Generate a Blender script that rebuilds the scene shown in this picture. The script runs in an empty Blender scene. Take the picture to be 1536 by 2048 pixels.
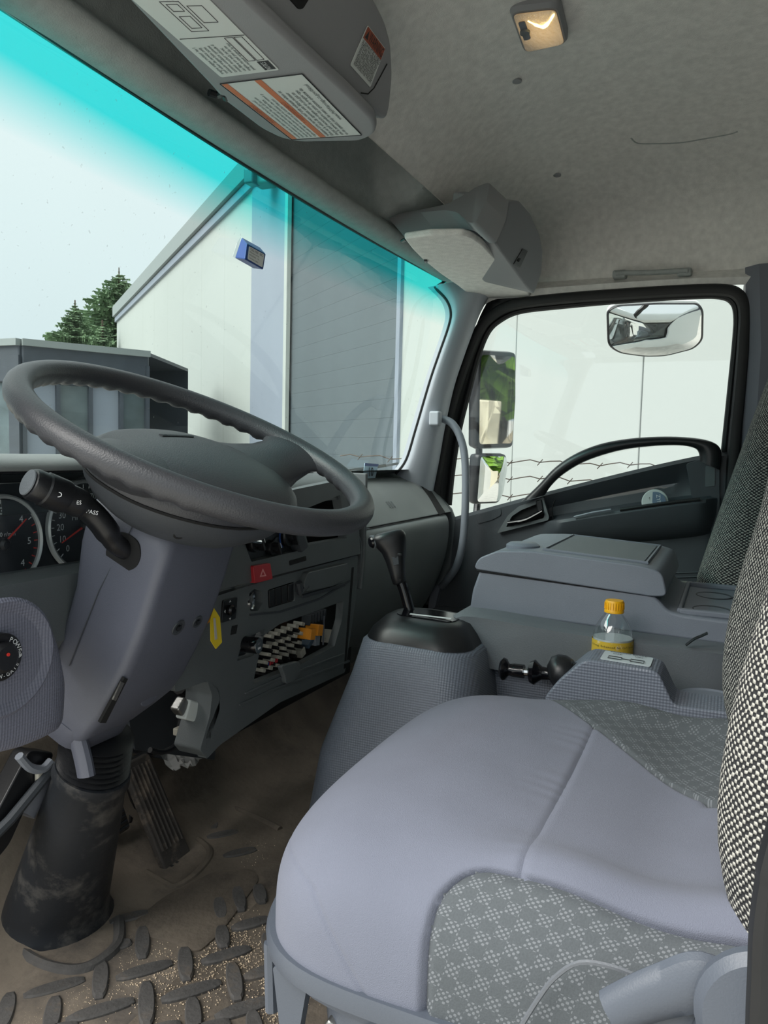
import bpy, bmesh, math, random
from math import sin, cos, pi, radians, sqrt, atan2, exp
from mathutils import Vector, Matrix
from mathutils.geometry import tessellate_polygon
random.seed(7)
SC = bpy.context.scene
COL = SC.collection
V3 = Vector
ZO = 1.62          # eye height above the yard; everything below is authored relative to the eye
# ------------------------------------------------------------------ camera, sky, sun, exposure
FPX = 1540.0
TH, PT, RL = radians(24), radians(4.6), radians(1.4)
FWD = V3((cos(PT)*cos(TH), cos(PT)*sin(TH), -sin(PT)))
_r0 = V3((sin(TH), -cos(TH), 0)); _u0 = _r0.cross(FWD)
CR = _r0*cos(RL) + _u0*sin(RL)
CU = _u0*cos(RL) - _r0*sin(RL)
cam_data = bpy.data.cameras.new('camera')
cam_data.sensor_fit = 'VERTICAL'; cam_data.sensor_height = 32.0
cam_data.lens = FPX/2048*32.0
cam_data.clip_start = 0.02; cam_data.clip_end = 300
cam = bpy.data.objects.new('camera', cam_data); COL.objects.link(cam)
mw = Matrix((CR, CU, -FWD)).transposed().to_4x4(); mw.translation = V3((0, 0, ZO))
cam.matrix_world = mw
SC.camera = cam

world = bpy.data.worlds.new('World'); SC.world = world; world.use_nodes = True
nt = world.node_tree; nt.nodes.clear()
_o = nt.nodes.new('ShaderNodeOutputWorld'); _b = nt.nodes.new('ShaderNodeBackground')
_tc = nt.nodes.new('ShaderNodeTexCoord'); _sx = nt.nodes.new('ShaderNodeSeparateXYZ')
_rp = nt.nodes.new('ShaderNodeValToRGB'); _nz = nt.nodes.new('ShaderNodeTexNoise'); _mx = nt.nodes.new('ShaderNodeMixRGB')
nt.links.new(_tc.outputs['Generated'], _sx.inputs[0]); nt.links.new(_sx.outputs['Z'], _rp.inputs[0])
_rp.color_ramp.elements[0].position = 0.0; _rp.color_ramp.elements[0].color = (0.66, 0.76, 0.80, 1)
_rp.color_ramp.elements[1].position = 0.6; _rp.color_ramp.elements[1].color = (0.92, 1.0, 1.0, 1)
_nz.inputs['Scale'].default_value = 2.5; nt.links.new(_tc.outputs['Generated'], _nz.inputs['Vector'])
_mx.blend_type = 'MULTIPLY'; _mx.inputs[0].default_value = 0.12
nt.links.new(_rp.outputs[0], _mx.inputs[1]); nt.links.new(_nz.outputs[0], _mx.inputs[2])
nt.links.new(_mx.outputs[0], _b.inputs[0]); _b.inputs[1].default_value = 0.90
nt.links.new(_b.outputs[0], _o.inputs[0])

sd = bpy.data.lights.new('sun', 'SUN'); sd.energy = 4.2; sd.angle = radians(55); sd.color = (1.0, 0.97, 0.92)
sun = bpy.data.objects.new('sun', sd); COL.objects.link(sun)
sun.rotation_euler = V3((0.55, -0.45, -0.75)).to_track_quat('-Z', 'Y').to_euler()
sun.location = (0, 0, 8)
SC.view_settings.view_transform = 'Standard'
SC.view_settings.look = 'None'
SC.view_settings.exposure = 0.45
SC.view_settings.gamma = 1.0
SC.view_settings.use_curve_mapping = False
SC.cycles.max_bounces = 8; SC.cycles.transparent_max_bounces = 12
SC.cycles.diffuse_bounces = 5

# ------------------------------------------------------------------ helpers
def ray(u, v): return FWD + CR*((u-768)/FPX) + CU*((1024-v)/FPX)
def P(u, v, x=None, y=None, z=None, pl=None):
    """point of the sight line (u, v) on a plane of the cab: x=, y=, z= or pl=(point, normal)"""
    k = ray(u, v)
    if x is not None: t = x/k.x
    elif y is not None: t = y/k.y
    elif z is not None: t = z/k.z
    else: t = pl[0].dot(pl[1])/k.dot(pl[1])
    return k*t
def PP(pts, **k): return [P(a, b, **k) for a, b in pts]

def lin(c):
    f = lambda a: (a/255/12.92) if a/255 <= .04045 else ((a/255+.055)/1.055)**2.4
    return (f(c[0]), f(c[1]), f(c[2]), 1)
MATS = {}
def mat(name, rgb, rough=.55, bump=None, var=None, metal=0, spec=.5, dirt=None, sheen=0, coat=0):
    """bump=(noise scale, strength); var=(scale, amount); dirt=(rgb, scale, threshold)"""
    m = bpy.data.materials.new(name); m.use_nodes = True; n = m.node_tree; N = n.nodes; Lk = n.links
    b = N['Principled BSDF']; b.inputs['Roughness'].default_value = rough; b.inputs['Metallic'].default_value = metal
    b.inputs['Specular IOR Level'].default_value = spec
    if sheen: b.inputs['Sheen Weight'].default_value = sheen
    if coat: b.inputs['Coat Weight'].default_value = coat
    base = lin(rgb); b.inputs['Base Color'].default_value = base
    tc = N.new('ShaderNodeTexCoord'); out = None
    if var:
        nz = N.new('ShaderNodeTexNoise'); nz.inputs['Scale'].default_value = var[0]; nz.inputs['Detail'].default_value = 5
        Lk.new(tc.outputs['Object'], nz.inputs['Vector'])
        rp = N.new('ShaderNodeValToRGB'); a = var[1]
        rp.color_ramp.elements[0].position = .3; rp.color_ramp.elements[1].position = .7
        rp.color_ramp.elements[0].color = tuple(c*(1-a) for c in base[:3])+(1,)
        rp.color_ramp.elements[1].color = tuple(min(1, c*(1+a)) for c in base[:3])+(1,)
        Lk.new(nz.outputs[0], rp.inputs[0]); out = rp.outputs[0]
    if dirt:
        nz = N.new('ShaderNodeTexNoise'); nz.inputs['Scale'].default_value = dirt[1]; nz.inputs['Detail'].default_value = 8
        nz.inputs['Roughness'].default_value = .7
        Lk.new(tc.outputs['Object'], nz.inputs['Vector'])
        rp = N.new('ShaderNodeValToRGB'); rp.color_ramp.elements[0].position = dirt[2]; rp.color_ramp.elements[1].position = min(1, dirt[2]+.18)
        Lk.new(nz.outputs[0], rp.inputs[0])
        mx = N.new('ShaderNodeMixRGB'); Lk.new(rp.outputs[0], mx.inputs[0])
        if out: Lk.new(out, mx.inputs[1])
        else: mx.inputs[1].default_value = base
        mx.inputs[2].default_value = lin(dirt[0]); out = mx.outputs[0]
    if out: Lk.new(out, b.inputs['Base Color'])
    if bump:
        nz = N.new('ShaderNodeTexNoise'); nz.inputs['Scale'].default_value = bump[0]; nz.inputs['Detail'].default_value = 3
        Lk.new(tc.outputs['Object'], nz.inputs['Vector'])
        bp = N.new('ShaderNodeBump'); bp.inputs['Strength'].default_value = bump[1]; bp.inputs['Distance'].default_value = .002
        Lk.new(nz.outputs[0], bp.inputs['Height']); Lk.new(bp.outputs[0], b.inputs['Normal'])
    MATS[name] = m
    return m

def mnode(n, op, a, b=None, c=None):
    k = n.nodes.new('ShaderNodeMath'); k.operation = op
    for i, q in enumerate((a, b, c)):
        if q is None: continue
        if isinstance(q, (int, float)): k.inputs[i].default_value = q
        else: n.links.new(q, k.inputs[i])
    return k.outputs[0]
def pqcoords(n, pv, qv):
    tc = n.nodes.new('ShaderNodeTexCoord'); r = []
    for vec in (pv, qv):
        d = n.nodes.new('ShaderNodeVectorMath'); d.operation = 'DOT_PRODUCT'; n.links.new(tc.outputs['Object'], d.inputs[0]); d.inputs[1].default_value = vec
        r.append(d.outputs['Value'])
    return r
def addbump(n, h, strength, dist=.002):
    bp = n.nodes.new('ShaderNodeBump'); bp.inputs['Strength'].default_value = strength; bp.inputs['Distance'].default_value = dist
    n.links.new(h, bp.inputs['Height']); n.links.new(bp.outputs[0], n.nodes['Principled BSDF'].inputs['Normal'])
def mixcol(n, f, c1, c2):
    mx = n.nodes.new('ShaderNodeMixRGB'); n.links.new(f, mx.inputs[0])
    for i, c in ((1, c1), (2, c2)):
        if isinstance(c, tuple): mx.inputs[i].default_value = c
        else: n.links.new(c, mx.inputs[i])
    return mx.outputs[0]
def grainmat(name, rgb, rough, pv, qv, cell, strength):
    """moulded diamond grain"""
    m = mat(name, rgb, rough, var=(9, .06)); n = m.node_tree
    p, q = pqcoords(n, pv, qv); k = 2*pi/cell
    s1 = mnode(n, 'SINE', mnode(n, 'MULTIPLY', mnode(n, 'ADD', p, q), k/1.4))
    s2 = mnode(n, 'SINE', mnode(n, 'MULTIPLY', mnode(n, 'SUBTRACT', p, q), k/1.4))
    addbump(n, mnode(n, 'MULTIPLY', s1, s2), strength, .0012)
    return m
def tweedmat(name, light, dark, pv, qv, cp, cq, dens=.0):
    m = mat(name, light, .9); n = m.node_tree
    p, q = pqcoords(n, pv, qv)
    tc = n.nodes.new('ShaderNodeTexCoord'); nz = n.nodes.new('ShaderNodeTexNoise'); nz.inputs['Scale'].default_value = 90; n.links.new(tc.outputs['Object'], nz.inputs['Vector'])
    w = mnode(n, 'MULTIPLY', mnode(n, 'SUBTRACT', nz.outputs[0], .5), cq*1.3)
    q2 = mnode(n, 'ADD', q, w)
    p2 = mnode(n, 'ADD', p, mnode(n, 'MULTIPLY', w, .5))
    a = mnode(n, 'MULTIPLY', p2, pi/cp); b = mnode(n, 'MULTIPLY', q2, pi/cq)
    s = mnode(n, 'MULTIPLY', mnode(n, 'SINE', a), mnode(n, 'SINE', b))      # checkerboard of soft knots
    nz2 = n.nodes.new('ShaderNodeTexNoise'); nz2.inputs['Scale'].default_value = 260; n.links.new(tc.outputs['Object'], nz2.inputs['Vector'])
    s = mnode(n, 'ADD', s, mnode(n, 'MULTIPLY', mnode(n, 'SUBTRACT', nz2.outputs[0], .5), 1.6))
    r = n.nodes.new('ShaderNodeValToRGB'); n.links.new(s, r.inputs[0]); r.color_ramp.elements[0].position = .0+dens; r.color_ramp.elements[1].position = .35+dens
    r.color_ramp.elements[0].color = lin(dark); r.color_ramp.elements[1].color = lin(light)
    n.links.new(r.outputs[0], n.nodes['Principled BSDF'].inputs['Base Color'])
    addbump(n, s, .6, .002)
    return m
def checkmat(name, ground, dots, pv, qv, cell):
    """woven bolster cloth: checkerboard whose light squares are made of small slanted dashes"""
    m = mat(name, ground, .9); n = m.node_tree
    p, q = pqcoords(n, pv, qv)
    nz = n.nodes.new('ShaderNodeTexNoise'); nz.inputs['Scale'].default_value = 40
    tc = n.nodes.new('ShaderNodeTexCoord'); n.links.new(tc.outputs['Object'], nz.inputs['Vector'])
    wob = mnode(n, 'MULTIPLY', mnode(n, 'SUBTRACT', nz.outputs[0], .5), cell*.25)
    a = mnode(n, 'ADD', p, wob); b = mnode(n, 'ADD', q, wob)
    a, b = mnode(n, 'ADD', a, mnode(n, 'MULTIPLY', b, .25)), mnode(n, 'SUBTRACT', b, mnode(n, 'MULTIPLY', a, .12))
    ch = mnode(n, 'GREATER_THAN', mnode(n, 'MULTIPLY', mnode(n, 'SINE', mnode(n, 'MULTIPLY', a, pi/cell)), mnode(n, 'SINE', mnode(n, 'MULTIPLY', b, pi/cell))), .0)
    k = cell/4.6
    d = mnode(n, 'MULTIPLY', mnode(n, 'SINE', mnode(n, 'MULTIPLY', a, pi/k)), mnode(n, 'SINE', mnode(n, 'MULTIPLY', b, pi/k)))
    dd = mnode(n, 'GREATER_THAN', d, .22)
    f = mnode(n, 'MULTIPLY', mnode(n, 'MULTIPLY', ch, dd), .85)
    nz3 = n.nodes.new('ShaderNodeTexNoise'); nz3.inputs['Scale'].default_value = 700; n.links.new(tc.outputs['Object'], nz3.inputs['Vector'])
    g = mixcol(n, nz3.outputs[0], tuple(c*.8 for c in lin(ground)[:3])+(1,), tuple(c*1.2 for c in lin(ground)[:3])+(1,))
    n.links.new(mixcol(n, f, g, lin(dots)), n.nodes['Principled BSDF'].inputs['Base Color'])
    addbump(n, mnode(n, 'ADD', nz3.outputs[0], f), .25, .001)
    return m

def schlick(n):
    lw = n.nodes.new('ShaderNodeLayerWeight'); lw.inputs[0].default_value = .5
    return mnode(n, 'ADD', mnode(n, 'MULTIPLY', mnode(n, 'POWER', lw.outputs['Facing'], 5), .9), .05)
def tagit(o, label=None, cat=None, group=None, kind=None):
    for k, v in (('label', label), ('category', cat), ('group', group), ('kind', kind)):
        if v: o[k] = v
    return o
def thing(name, label, cat, loc=(0, 0, 0), group=None):
    o = bpy.data.objects.new(name, None); COL.objects.link(o)
    o.location = V3(loc)+V3((0, 0, ZO)); o.empty_display_size = .05
    return tagit(o, label, cat, group)
def rootloc(o):
    l = V3((0, 0, 0))
    while o is not None: l += o.location; o = o.parent
    return l
def mk(name, V, F, m, parent=None, smooth=True, bev=0, seg=2, sub=0, ang=35, solid=0, label=None, cat=None, group=None, kind=None, origin=None, uvless=True):
    off = V3((0, 0, ZO)); base = rootloc(parent) if parent else V3((0, 0, 0))
    loc = V3((0, 0, 0))
    if parent is None and V:
        loc = V3(origin)+off if origin is not None else sum((V3(v) for v in V), V3((0, 0, 0)))/len(V)+off
    me = bpy.data.meshes.new(name)
    me.from_pydata([tuple(V3(v)+off-base-loc) for v in V], [], F)
    bm = bmesh.new(); bm.from_mesh(me); bmesh.ops.recalc_face_normals(bm, faces=bm.faces); bm.to_mesh(me); bm.free()
    me.materials.append(m); me.validate()
    if smooth:
        me.polygons.foreach_set('use_smooth', [True]*len(me.polygons))
        if not sub: me.set_sharp_from_angle(angle=radians(ang))
    o = bpy.data.objects.new(name, me); COL.objects.link(o); o.location = loc
    if parent: o.parent = parent
    if bev:
        b = o.modifiers.new('bevel', 'BEVEL'); b.width = bev; b.segments = seg; b.limit_method = 'ANGLE'; b.angle_limit = radians(32)
        b.harden_normals = True
    if sub:
        s = o.modifiers.new('subsurf', 'SUBSURF'); s.levels = s.render_levels = sub
    if solid:
        s = o.modifiers.new('solid', 'SOLIDIFY'); s.thickness = solid; s.offset = 0
    return tagit(o, label, cat, group, kind)
class MB:
    def __init__(s): s.V = []; s.F = []
    def add(s, V, F):
        n = len(s.V); s.V += [V3(v) for v in V]; s.F += [tuple(i+n for i in f) for f in F]; return s
    def mk(s, name, m, parent=None, **k): return mk(name, s.V, s.F, m, parent, **k)
def boxg(c, s, R=None):
    V = []
    for dx in (-.5, .5):
        for dy in (-.5, .5):
            for dz in (-.5, .5):
                v = V3((dx*s[0], dy*s[1], dz*s[2]))
                if R: v = R@v
                V.append(v+V3(c))
    return V, [(0, 1, 3, 2), (4, 6, 7, 5), (0, 4, 5, 1), (2, 3, 7, 6), (0, 2, 6, 4), (1, 5, 7, 3)]
def prismg(pts, vec, holes=()):
    """planar outline (with optional holes) pushed along vec"""
    pts = [V3(p) for p in pts]; loops = [pts]+[[V3(p) for p in h] for h in holes]; vec = V3(vec)
    allp = [p for l in loops for p in l]; n = len(allp)
    if holes or n > 4: T = [tuple(t) for t in tessellate_polygon(loops)]
    else: T = [tuple(range(n))]
    V = allp+[p+vec for p in allp]
    F = [tuple(reversed(t)) for t in T]+[tuple(i+n for i in t) for t in T]
    k = 0
    for l in loops:
        m_ = len(l)
        for i in range(m_): j = (i+1) % m_; F.append((k+i, k+j, k+j+n, k+i+n))
        k += m_
    if not holes: F = [f for f in F if len(f) != 3 or n == 3]+([tuple(range(n))[::-1], tuple(n+i for i in range(n))] if n > 4 else [])
    return V, F
def loftg(rings, cap=True, closed=True):
    n = len(rings[0]); V = [V3(p) for r in rings for p in r]; F = []
    for i in range(len(rings)-1):
        for j in range(n if closed else n-1):
            k = (j+1) % n; F.append((i*n+j, i*n+k, (i+1)*n+k, (i+1)*n+j))
    if cap and closed: F.append(tuple(range(n))[::-1]); F.append(tuple((len(rings)-1)*n+j for j in range(n)))
    return V, F
def crv(pts, per=6, closed=False):
    """Catmull-Rom through points"""
    pts = [V3(p) for p in pts]; n = len(pts); out = []
    rng = range(n) if closed else range(n-1)
    for i in rng:
        if closed: a, b, c, d = pts[i-1], pts[i], pts[(i+1) % n], pts[(i+2) % n]
        else: a, b, c, d = pts[max(i-1, 0)], pts[i], pts[i+1], pts[min(i+2, n-1)]
        for k in range(per):
            t = k/per
            out.append(.5*((2*b)+(c-a)*t+(2*a-5*b+4*c-d)*t*t+(3*b-a-3*c+d)*t**3))
    if not closed: out.append(pts[-1])
    return out
def tubeg(path, r, n=10, closed=False, rb=None, upv=None, cap=True):
    """tube; r number or per-point list; rb second radius (flattened)"""
    path = [V3(p) for p in path]; m_ = len(path); rings = []
    up = V3(upv) if upv else None; pn = None
    for i, p in enumerate(path):
        if closed: t = path[(i+1) % m_]-path[i-1]
        else: t = path[min(i+1, m_-1)]-path[max(i-1, 0)]
        t.normalize()
        if up is not None: a = up-t*up.dot(t)
        elif pn is None:
            a = V3((0, 0, 1)) if abs(t.z) < .9 else V3((1, 0, 0)); a = a-t*a.dot(t)
        else: a = pn-t*pn.dot(t)
        a.normalize(); pn = a; b = t.cross(a)
        r1 = r[i] if isinstance(r, (list, tuple)) else r
        r2 = (rb[i] if isinstance(rb, (list, tuple)) else rb) if rb is not None else r1
        rings.append([p+a*(r2*sin(2*pi*j/n))+b*(r1*cos(2*pi*j/n)) for j in range(n)])
    if closed: rings.append(rings[0])
    V, F = loftg(rings, cap and not closed)
    return V, F
def latheg(prof, c, ax, n=24, e1=None):
    """profile [(radius, height)] around axis ax from c"""
    ax = V3(ax).normalized(); a = V3(e1) if e1 else (V3((0, 0, 1)) if abs(ax.z) < .9 else V3((1, 0, 0)))
    a = (a-ax*a.dot(ax)).normalized(); b = ax.cross(a); c = V3(c)
    rings = [[c+ax*h+a*(max(r, 1e-5)*cos(2*pi*j/n))+b*(max(r, 1e-5)*sin(2*pi*j/n)) for j in range(n)] for r, h in prof]
    return loftg(rings, True)
def rrect(w, h, r, n=4):
    out = []
    for cx, cy, a0 in ((w/2-r, h/2-r, 0), (-w/2+r, h/2-r, 90), (-w/2+r, -h/2+r, 180), (w/2-r, -h/2+r, 270)):
        for k in range(n+1):
            a = radians(a0+90*k/n); out.append((cx+r*cos(a), cy+r*sin(a)))
    return out
def rpoly(pts, r=.01, n=4):
    """round the corners of a planar polygon"""
    pts = [V3(p) for p in pts]; out = []; m_ = len(pts)
    for i in range(m_):
        a, b, c = pts[i-1], pts[i], pts[(i+1) % m_]
        d1 = (a-b); d2 = (c-b); rr = min(r, d1.length*.45, d2.length*.45)
        p1 = b+d1.normalized()*rr; p2 = b+d2.normalized()*rr
        for k in range(n+1):
            t = k/n; out.append(p1*(1-t)**2+b*2*t*(1-t)+p2*t*t)
    return out
def frame(c, a, b):
    """map local (x, y[, z]) on a panel with centre c and directions a, b"""
    a = V3(a).normalized(); nrm = a.cross(V3(b)).normalized(); b = nrm.cross(a)
    c = V3(c)
    return lambda x, y, z=0: c+a*x+b*y+nrm*z
def text(name, body, c, a, b, size, m, parent, align='CENTER', lift=.0006, spacing=1.0, bold=0, fit=None):
    """lettering as a thin raised mesh; a = reading direction, b = up of the letters"""
    cu = bpy.data.curves.new('t', 'FONT'); cu.body = body; cu.size = size; cu.align_x = align; cu.align_y = 'CENTER'; cu.space_line = spacing
    cu.resolution_u = 2; cu.extrude = 0.0
    if bold: cu.offset = bold
    ob = bpy.data.objects.new('t', cu); COL.objects.link(ob)
    bpy.context.view_layer.update()
    me = bpy.data.meshes.new_from_object(ob.evaluated_get(bpy.context.evaluated_depsgraph_get()))
    vs = [v.co.copy() for v in me.vertices]; fs = [tuple(p.vertices) for p in me.polygons]
    bpy.data.objects.remove(ob); bpy.data.curves.remove(cu); bpy.data.meshes.remove(me)
    if fit and vs:
        k_ = fit/max(1e-6, max(v.x for v in vs)-min(v.x for v in vs))
        for v in vs: v.x *= k_
    f = frame(c, a, b)
    return mk(name, [f(v.x, v.y, lift) for v in vs], fs, m, parent, smooth=False)
def dup(o, parent=None, top=True):
    c = o.copy(); COL.objects.link(c)
    if parent is not None: c.parent = parent
    for ch in [q for q in COL.objects if q.parent == o]: dup(ch, c, False)
    return c

# ------------------------------------------------------------------ materials
m_liner = mat('headliner cloth', (226, 224, 220), .95, bump=(420, .5), var=(60, .09))
m_liner2 = mat('header trim cloth', (162, 167, 165), .95, bump=(420, .4), var=(60, .08))
m_plast = mat('grey plastic', (104, 107, 116), .5, bump=(700, .12), var=(6, .05))
m_plastL = mat('light grey plastic', (126, 131, 140), .45, bump=(700, .1), var=(6, .04))
m_pillar = mat('pale pillar plastic', (168, 173, 181), .5, bump=(700, .1), var=(6, .04))
m_over = mat('overhead grey plastic', (136, 137, 140), .55, bump=(700, .12), var=(6, .04))
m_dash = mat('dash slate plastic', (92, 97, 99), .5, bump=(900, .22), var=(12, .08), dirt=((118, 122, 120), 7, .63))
m_dtop = mat('dusty window-lit dash top plastic', (126, 131, 131), .5, bump=(900, .22), var=(12, .06), dirt=((148, 150, 146), 9, .62))  # paler base carries windscreen light and haze; the blotches are dust
m_dash2 = mat('passenger dash plastic', (116, 121, 122), .5, bump=(900, .22), var=(8, .08))
m_dashd = mat('dark dash plastic', (62, 66, 71), .5, bump=(900, .2), var=(10, .08))
m_col = mat('column cover plastic', (84, 87, 99), .42, bump=(800, .15), var=(8, .05))
m_blk = mat('black plastic', (24, 25, 28), .35, bump=(600, .08))
m_blkg = mat('gloss black plastic', (14, 14, 18), .12)
m_wheel = mat('steering wheel skin', (58, 59, 63), .42, bump=(520, .25), var=(14, .05))
m_rub = mat('black rubber', (18, 19, 21), .55, var=(15, .2))
m_boot = mat('scuffed rubber boot', (36, 39, 44), .45, bump=(60, .3), dirt=((88, 86, 84), 18, .52))
m_void = mat('dark recess', (12, 12, 14), .8)
m_seat = mat('lavender grey cloth', (104, 108, 122), .95, bump=(1300, .4), var=(14, .05), sheen=.06)
m_seat2 = mat('lavender cloth side', (100, 101, 117), .95, bump=(900, .35), var=(14, .05), sheen=.2)
m_chk = checkmat('check bolster cloth', (76, 81, 85), (114, 118, 123), (0, 1, 0), (1, 0, 1), .0120)
m_chk2 = checkmat('check bolster cloth far', (76, 81, 85), (110, 114, 119), (0, 1, 0), (1, 0, -1), .0120)
m_tweed = tweedmat('tweed backrest cloth', (180, 178, 170), (34, 35, 38), (0, 0, 1), (1, .7, 0), .0030, .0033)
m_tweed2 = tweedmat('far tweed cloth', (178, 176, 168), (40, 41, 44), (0, 0, 1), (1, .7, 0), .0030, .0034)
m_vinyl = mat('grey vinyl', (92, 96, 102), .5, bump=(500, .15))
m_cons = grainmat('grained console plastic', (108, 114, 126), .42, (0, 1, 0), (.5, 0, 1), .006, .35)
m_knee = grainmat('grained knee plastic', (104, 106, 120), .4, (1, 0, 0), (0, 0, 1), .005, .3)
m_box = mat('armrest box plastic', (118, 123, 134), .5, bump=(600, .2), var=(8, .06), dirt=((122, 124, 124), 9, .66))
m_pad = mat('cushion vinyl', (98, 103, 108), .55, bump=(500, .25), var=(8, .06))
m_alu = mat('worn bare steel', (150, 150, 148), .35, metal=.9, bump=(120, .5), dirt=((70, 66, 58), 30, .5))
m_mat = mat('muddy rubber mat', (98, 89, 79), .9, bump=(90, .9), var=(9, .28), dirt=((64, 59, 55), 5, .5))
m_tread = mat('mat tread rubber', (76, 74, 73), .8, bump=(160, .6), var=(25, .2), dirt=((92, 82, 72), 26, .55))
m_grit = mat('sand grit', (190, 172, 148), .9, var=(200, .5))
m_seatpl = mat('seat side plastic', (76, 82, 92), .42, bump=(700, .1), var=(6, .04))
m_pedal = mat('dusty pedal rubber', (62, 58, 55), .8, bump=(120, .6), dirt=((120, 108, 96), 22, .5))
m_white = mat('white print stock', (205, 210, 208), .6)
m_txt = mat('dark print', (42, 44, 48), .7)
m_txtw = mat('white print', (215, 218, 220), .6)
m_org = mat('orange print', (196, 112, 72), .6)
m_redl = mat('warning red print', (150, 78, 58), .6)
m_red = mat('red switch plastic', (178, 44, 52), .35)
m_redn = mat('red needle', (205, 50, 42), .5)
m_yel = mat('yellow tag', (216, 188, 30), .5)
m_relay = mat('orange relay plastic', (226, 146, 44), .4)
m_fuse = mat('fuse plug ivory', (176, 172, 160), .6, dirt=((96, 88, 74), 40, .55))
m_blue = mat('blue plastic', (28, 68, 138), .35)
m_steel = mat('chrome', (220, 222, 224), .12, metal=1)
m_paper = mat('crumpled paper', (150, 150, 148), .8, bump=(30, .8))
m_wall = mat('white building panel', (164, 170, 167), .6, var=(.6, .02))
m_wallst = mat('pale blue steel', (128, 137, 150), .6, var=(2, .03))
m_door = mat('dark roller shutter', (76, 86, 92), .6, var=(3, .06))
m_trim = mat('roof flashing', (128, 136, 136), .5)
m_shed = mat('dark shed steel', (56, 63, 72), .5, var=(8, .1))
m_shedg = mat('shed glazing', (86, 98, 102), .15, var=(4, .25))
m_tree = mat('spruce foliage', (112, 136, 104), .9, var=(3, .35))  # green lightened so the colour carries the distance haze
m_leaf = mat('green leaf', (120, 160, 50), .8, var=(3, .3))
m_trunk = mat('bark', (70, 58, 48), .9)
m_ground = mat('gravel yard', (196, 192, 184), .9, bump=(30, .8), var=(8, .15))
m_rock = mat('quarry rock', (150, 138, 116), .95, bump=(4, 1), var=(3, .3))
m_extw = mat('white truck paint', (225, 228, 228), .25)
m_mirror = mat('mirror glass', (235, 238, 238), .02, metal=1)
m_wire = mat('rusty wire', (92, 82, 76), .6, metal=.5)
#SECTIONS
# ------------------------------------------------------------------ yard and building outside
g = MB(); g.add([(-40, -60, -1.62), (60, -60, -1.62), (60, 80, -1.62), (-40, 80, -1.62)], [(0, 1, 2, 3)])
g.mk('ground', m_ground, kind='structure')
DW = 2.8; WD = V3((cos(radians(50.8)), sin(radians(50.8)), 0)); WN = V3((sin(radians(50.8)), -cos(radians(50.8)), 0))
def wp(s, z, o=0): return WD*s*DW+WN*(DW+o)+V3((0, 0, z))
bld = thing('building', 'long white panelled building with dark roller door seen through the windscreen', 'building', wp(4, -1.62))
def wallpiece(name, s0, s1, z0, z1, m, o=0, th=.08, bev=.006):
    return mk(name, *prismg([wp(s0, z0, o), wp(s1, z0, o), wp(s1, z1, o), wp(s0, z1, o)], WN*th), m, bld, smooth=False, bev=bev, seg=1)
gp = .006
ed = [3.287+.463*k for k in range(10)]+[]
for a_, b_ in list(zip(ed[:-1], ed[1:]))+[(1.372, 1.899), (1.003, 1.372), (.6, 1.003), (.42, .6)]:
    wallpiece('panel', a_+.0009, b_-.0009, -1.62, 3.12, m_wall)
wallpiece('backing_wall', .42, 7.45, -1.6, 3.3, m_trim, .09, .1)
wallpiece('door_surround', 2.824, 3.287, -1.62, 3.12, m_wallst, -.02)
wallpiece('roof_flashing', .4, 7.47, 3.2, 3.46, m_trim, -.10, .2)
wallpiece('gutter', .4, 7.46, 3.07, 3.19, m_wallst, -.05, .12)
wallpiece('guide_rail', 2.80, 2.832, -1.62, 3.1, m_wall, -.05, .05)
wallpiece('guide_rail', 1.893, 1.915, -1.62, 3.1, m_wallst, -.03, .05)
sl0 = None; hs = .155
for k in range(30):
    if sl0 is None:
        sl0 = mk('slat', *prismg([wp(1.9, -1.60, .02), wp(2.82, -1.60, .02), wp(2.82, -1.60+hs-.0012, .02), wp(1.9, -1.60+hs-.0012, .02)], WN*.03), m_door, bld, smooth=False)
    else:
        c = sl0.copy(); COL.objects.link(c); c.location.z += hs*k
lamp = thing('wall_light', 'small boxy lamp on the white wall above the roller door', 'lamp', wp(2.98, 2.9, -.1))
mk('housing', *boxg(wp(2.98, 2.98, -.14), (.22, .22, .3)), m_trim, lamp, bev=.03)
mk('lens', *boxg(wp(2.98, 2.9, -.28), (.16, .12, .16)), m_shedg, lamp, bev=.02)
# wire strands between the truck and the wall
fen = thing('wire_fence', 'three rusty wire strands seen through the passenger window', 'fence', P(1000, 1000, pl=(FWD*3.0, FWD)))
for (u0, v0, u1, v1) in ((880, 917, 1420, 934), (880, 950, 1420, 967), (880, 987, 1420, 1000)):
    a_ = P(u0-200, v0-5, pl=(FWD*3.0, FWD)); b_ = P(u1+60, v1+2, pl=(FWD*3.0, FWD)); w_ = MB()
    pts = []
    for k in range(41):
        t = k/40; pts.append(a_.lerp(b_, t)+V3((0, 0, .006*sin(k*2.1)+.004*sin(k*.7))))
    w_.add(*tubeg(pts, .0022, 5))
    for k in range(2, 40, 3): w_.add(*tubeg([pts[k]+V3((0, -.01, .012)), pts[k], pts[k]+V3((0, .01, -.012))], .0018, 4))
    w_.mk('wire', m_wire, fen)
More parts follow.
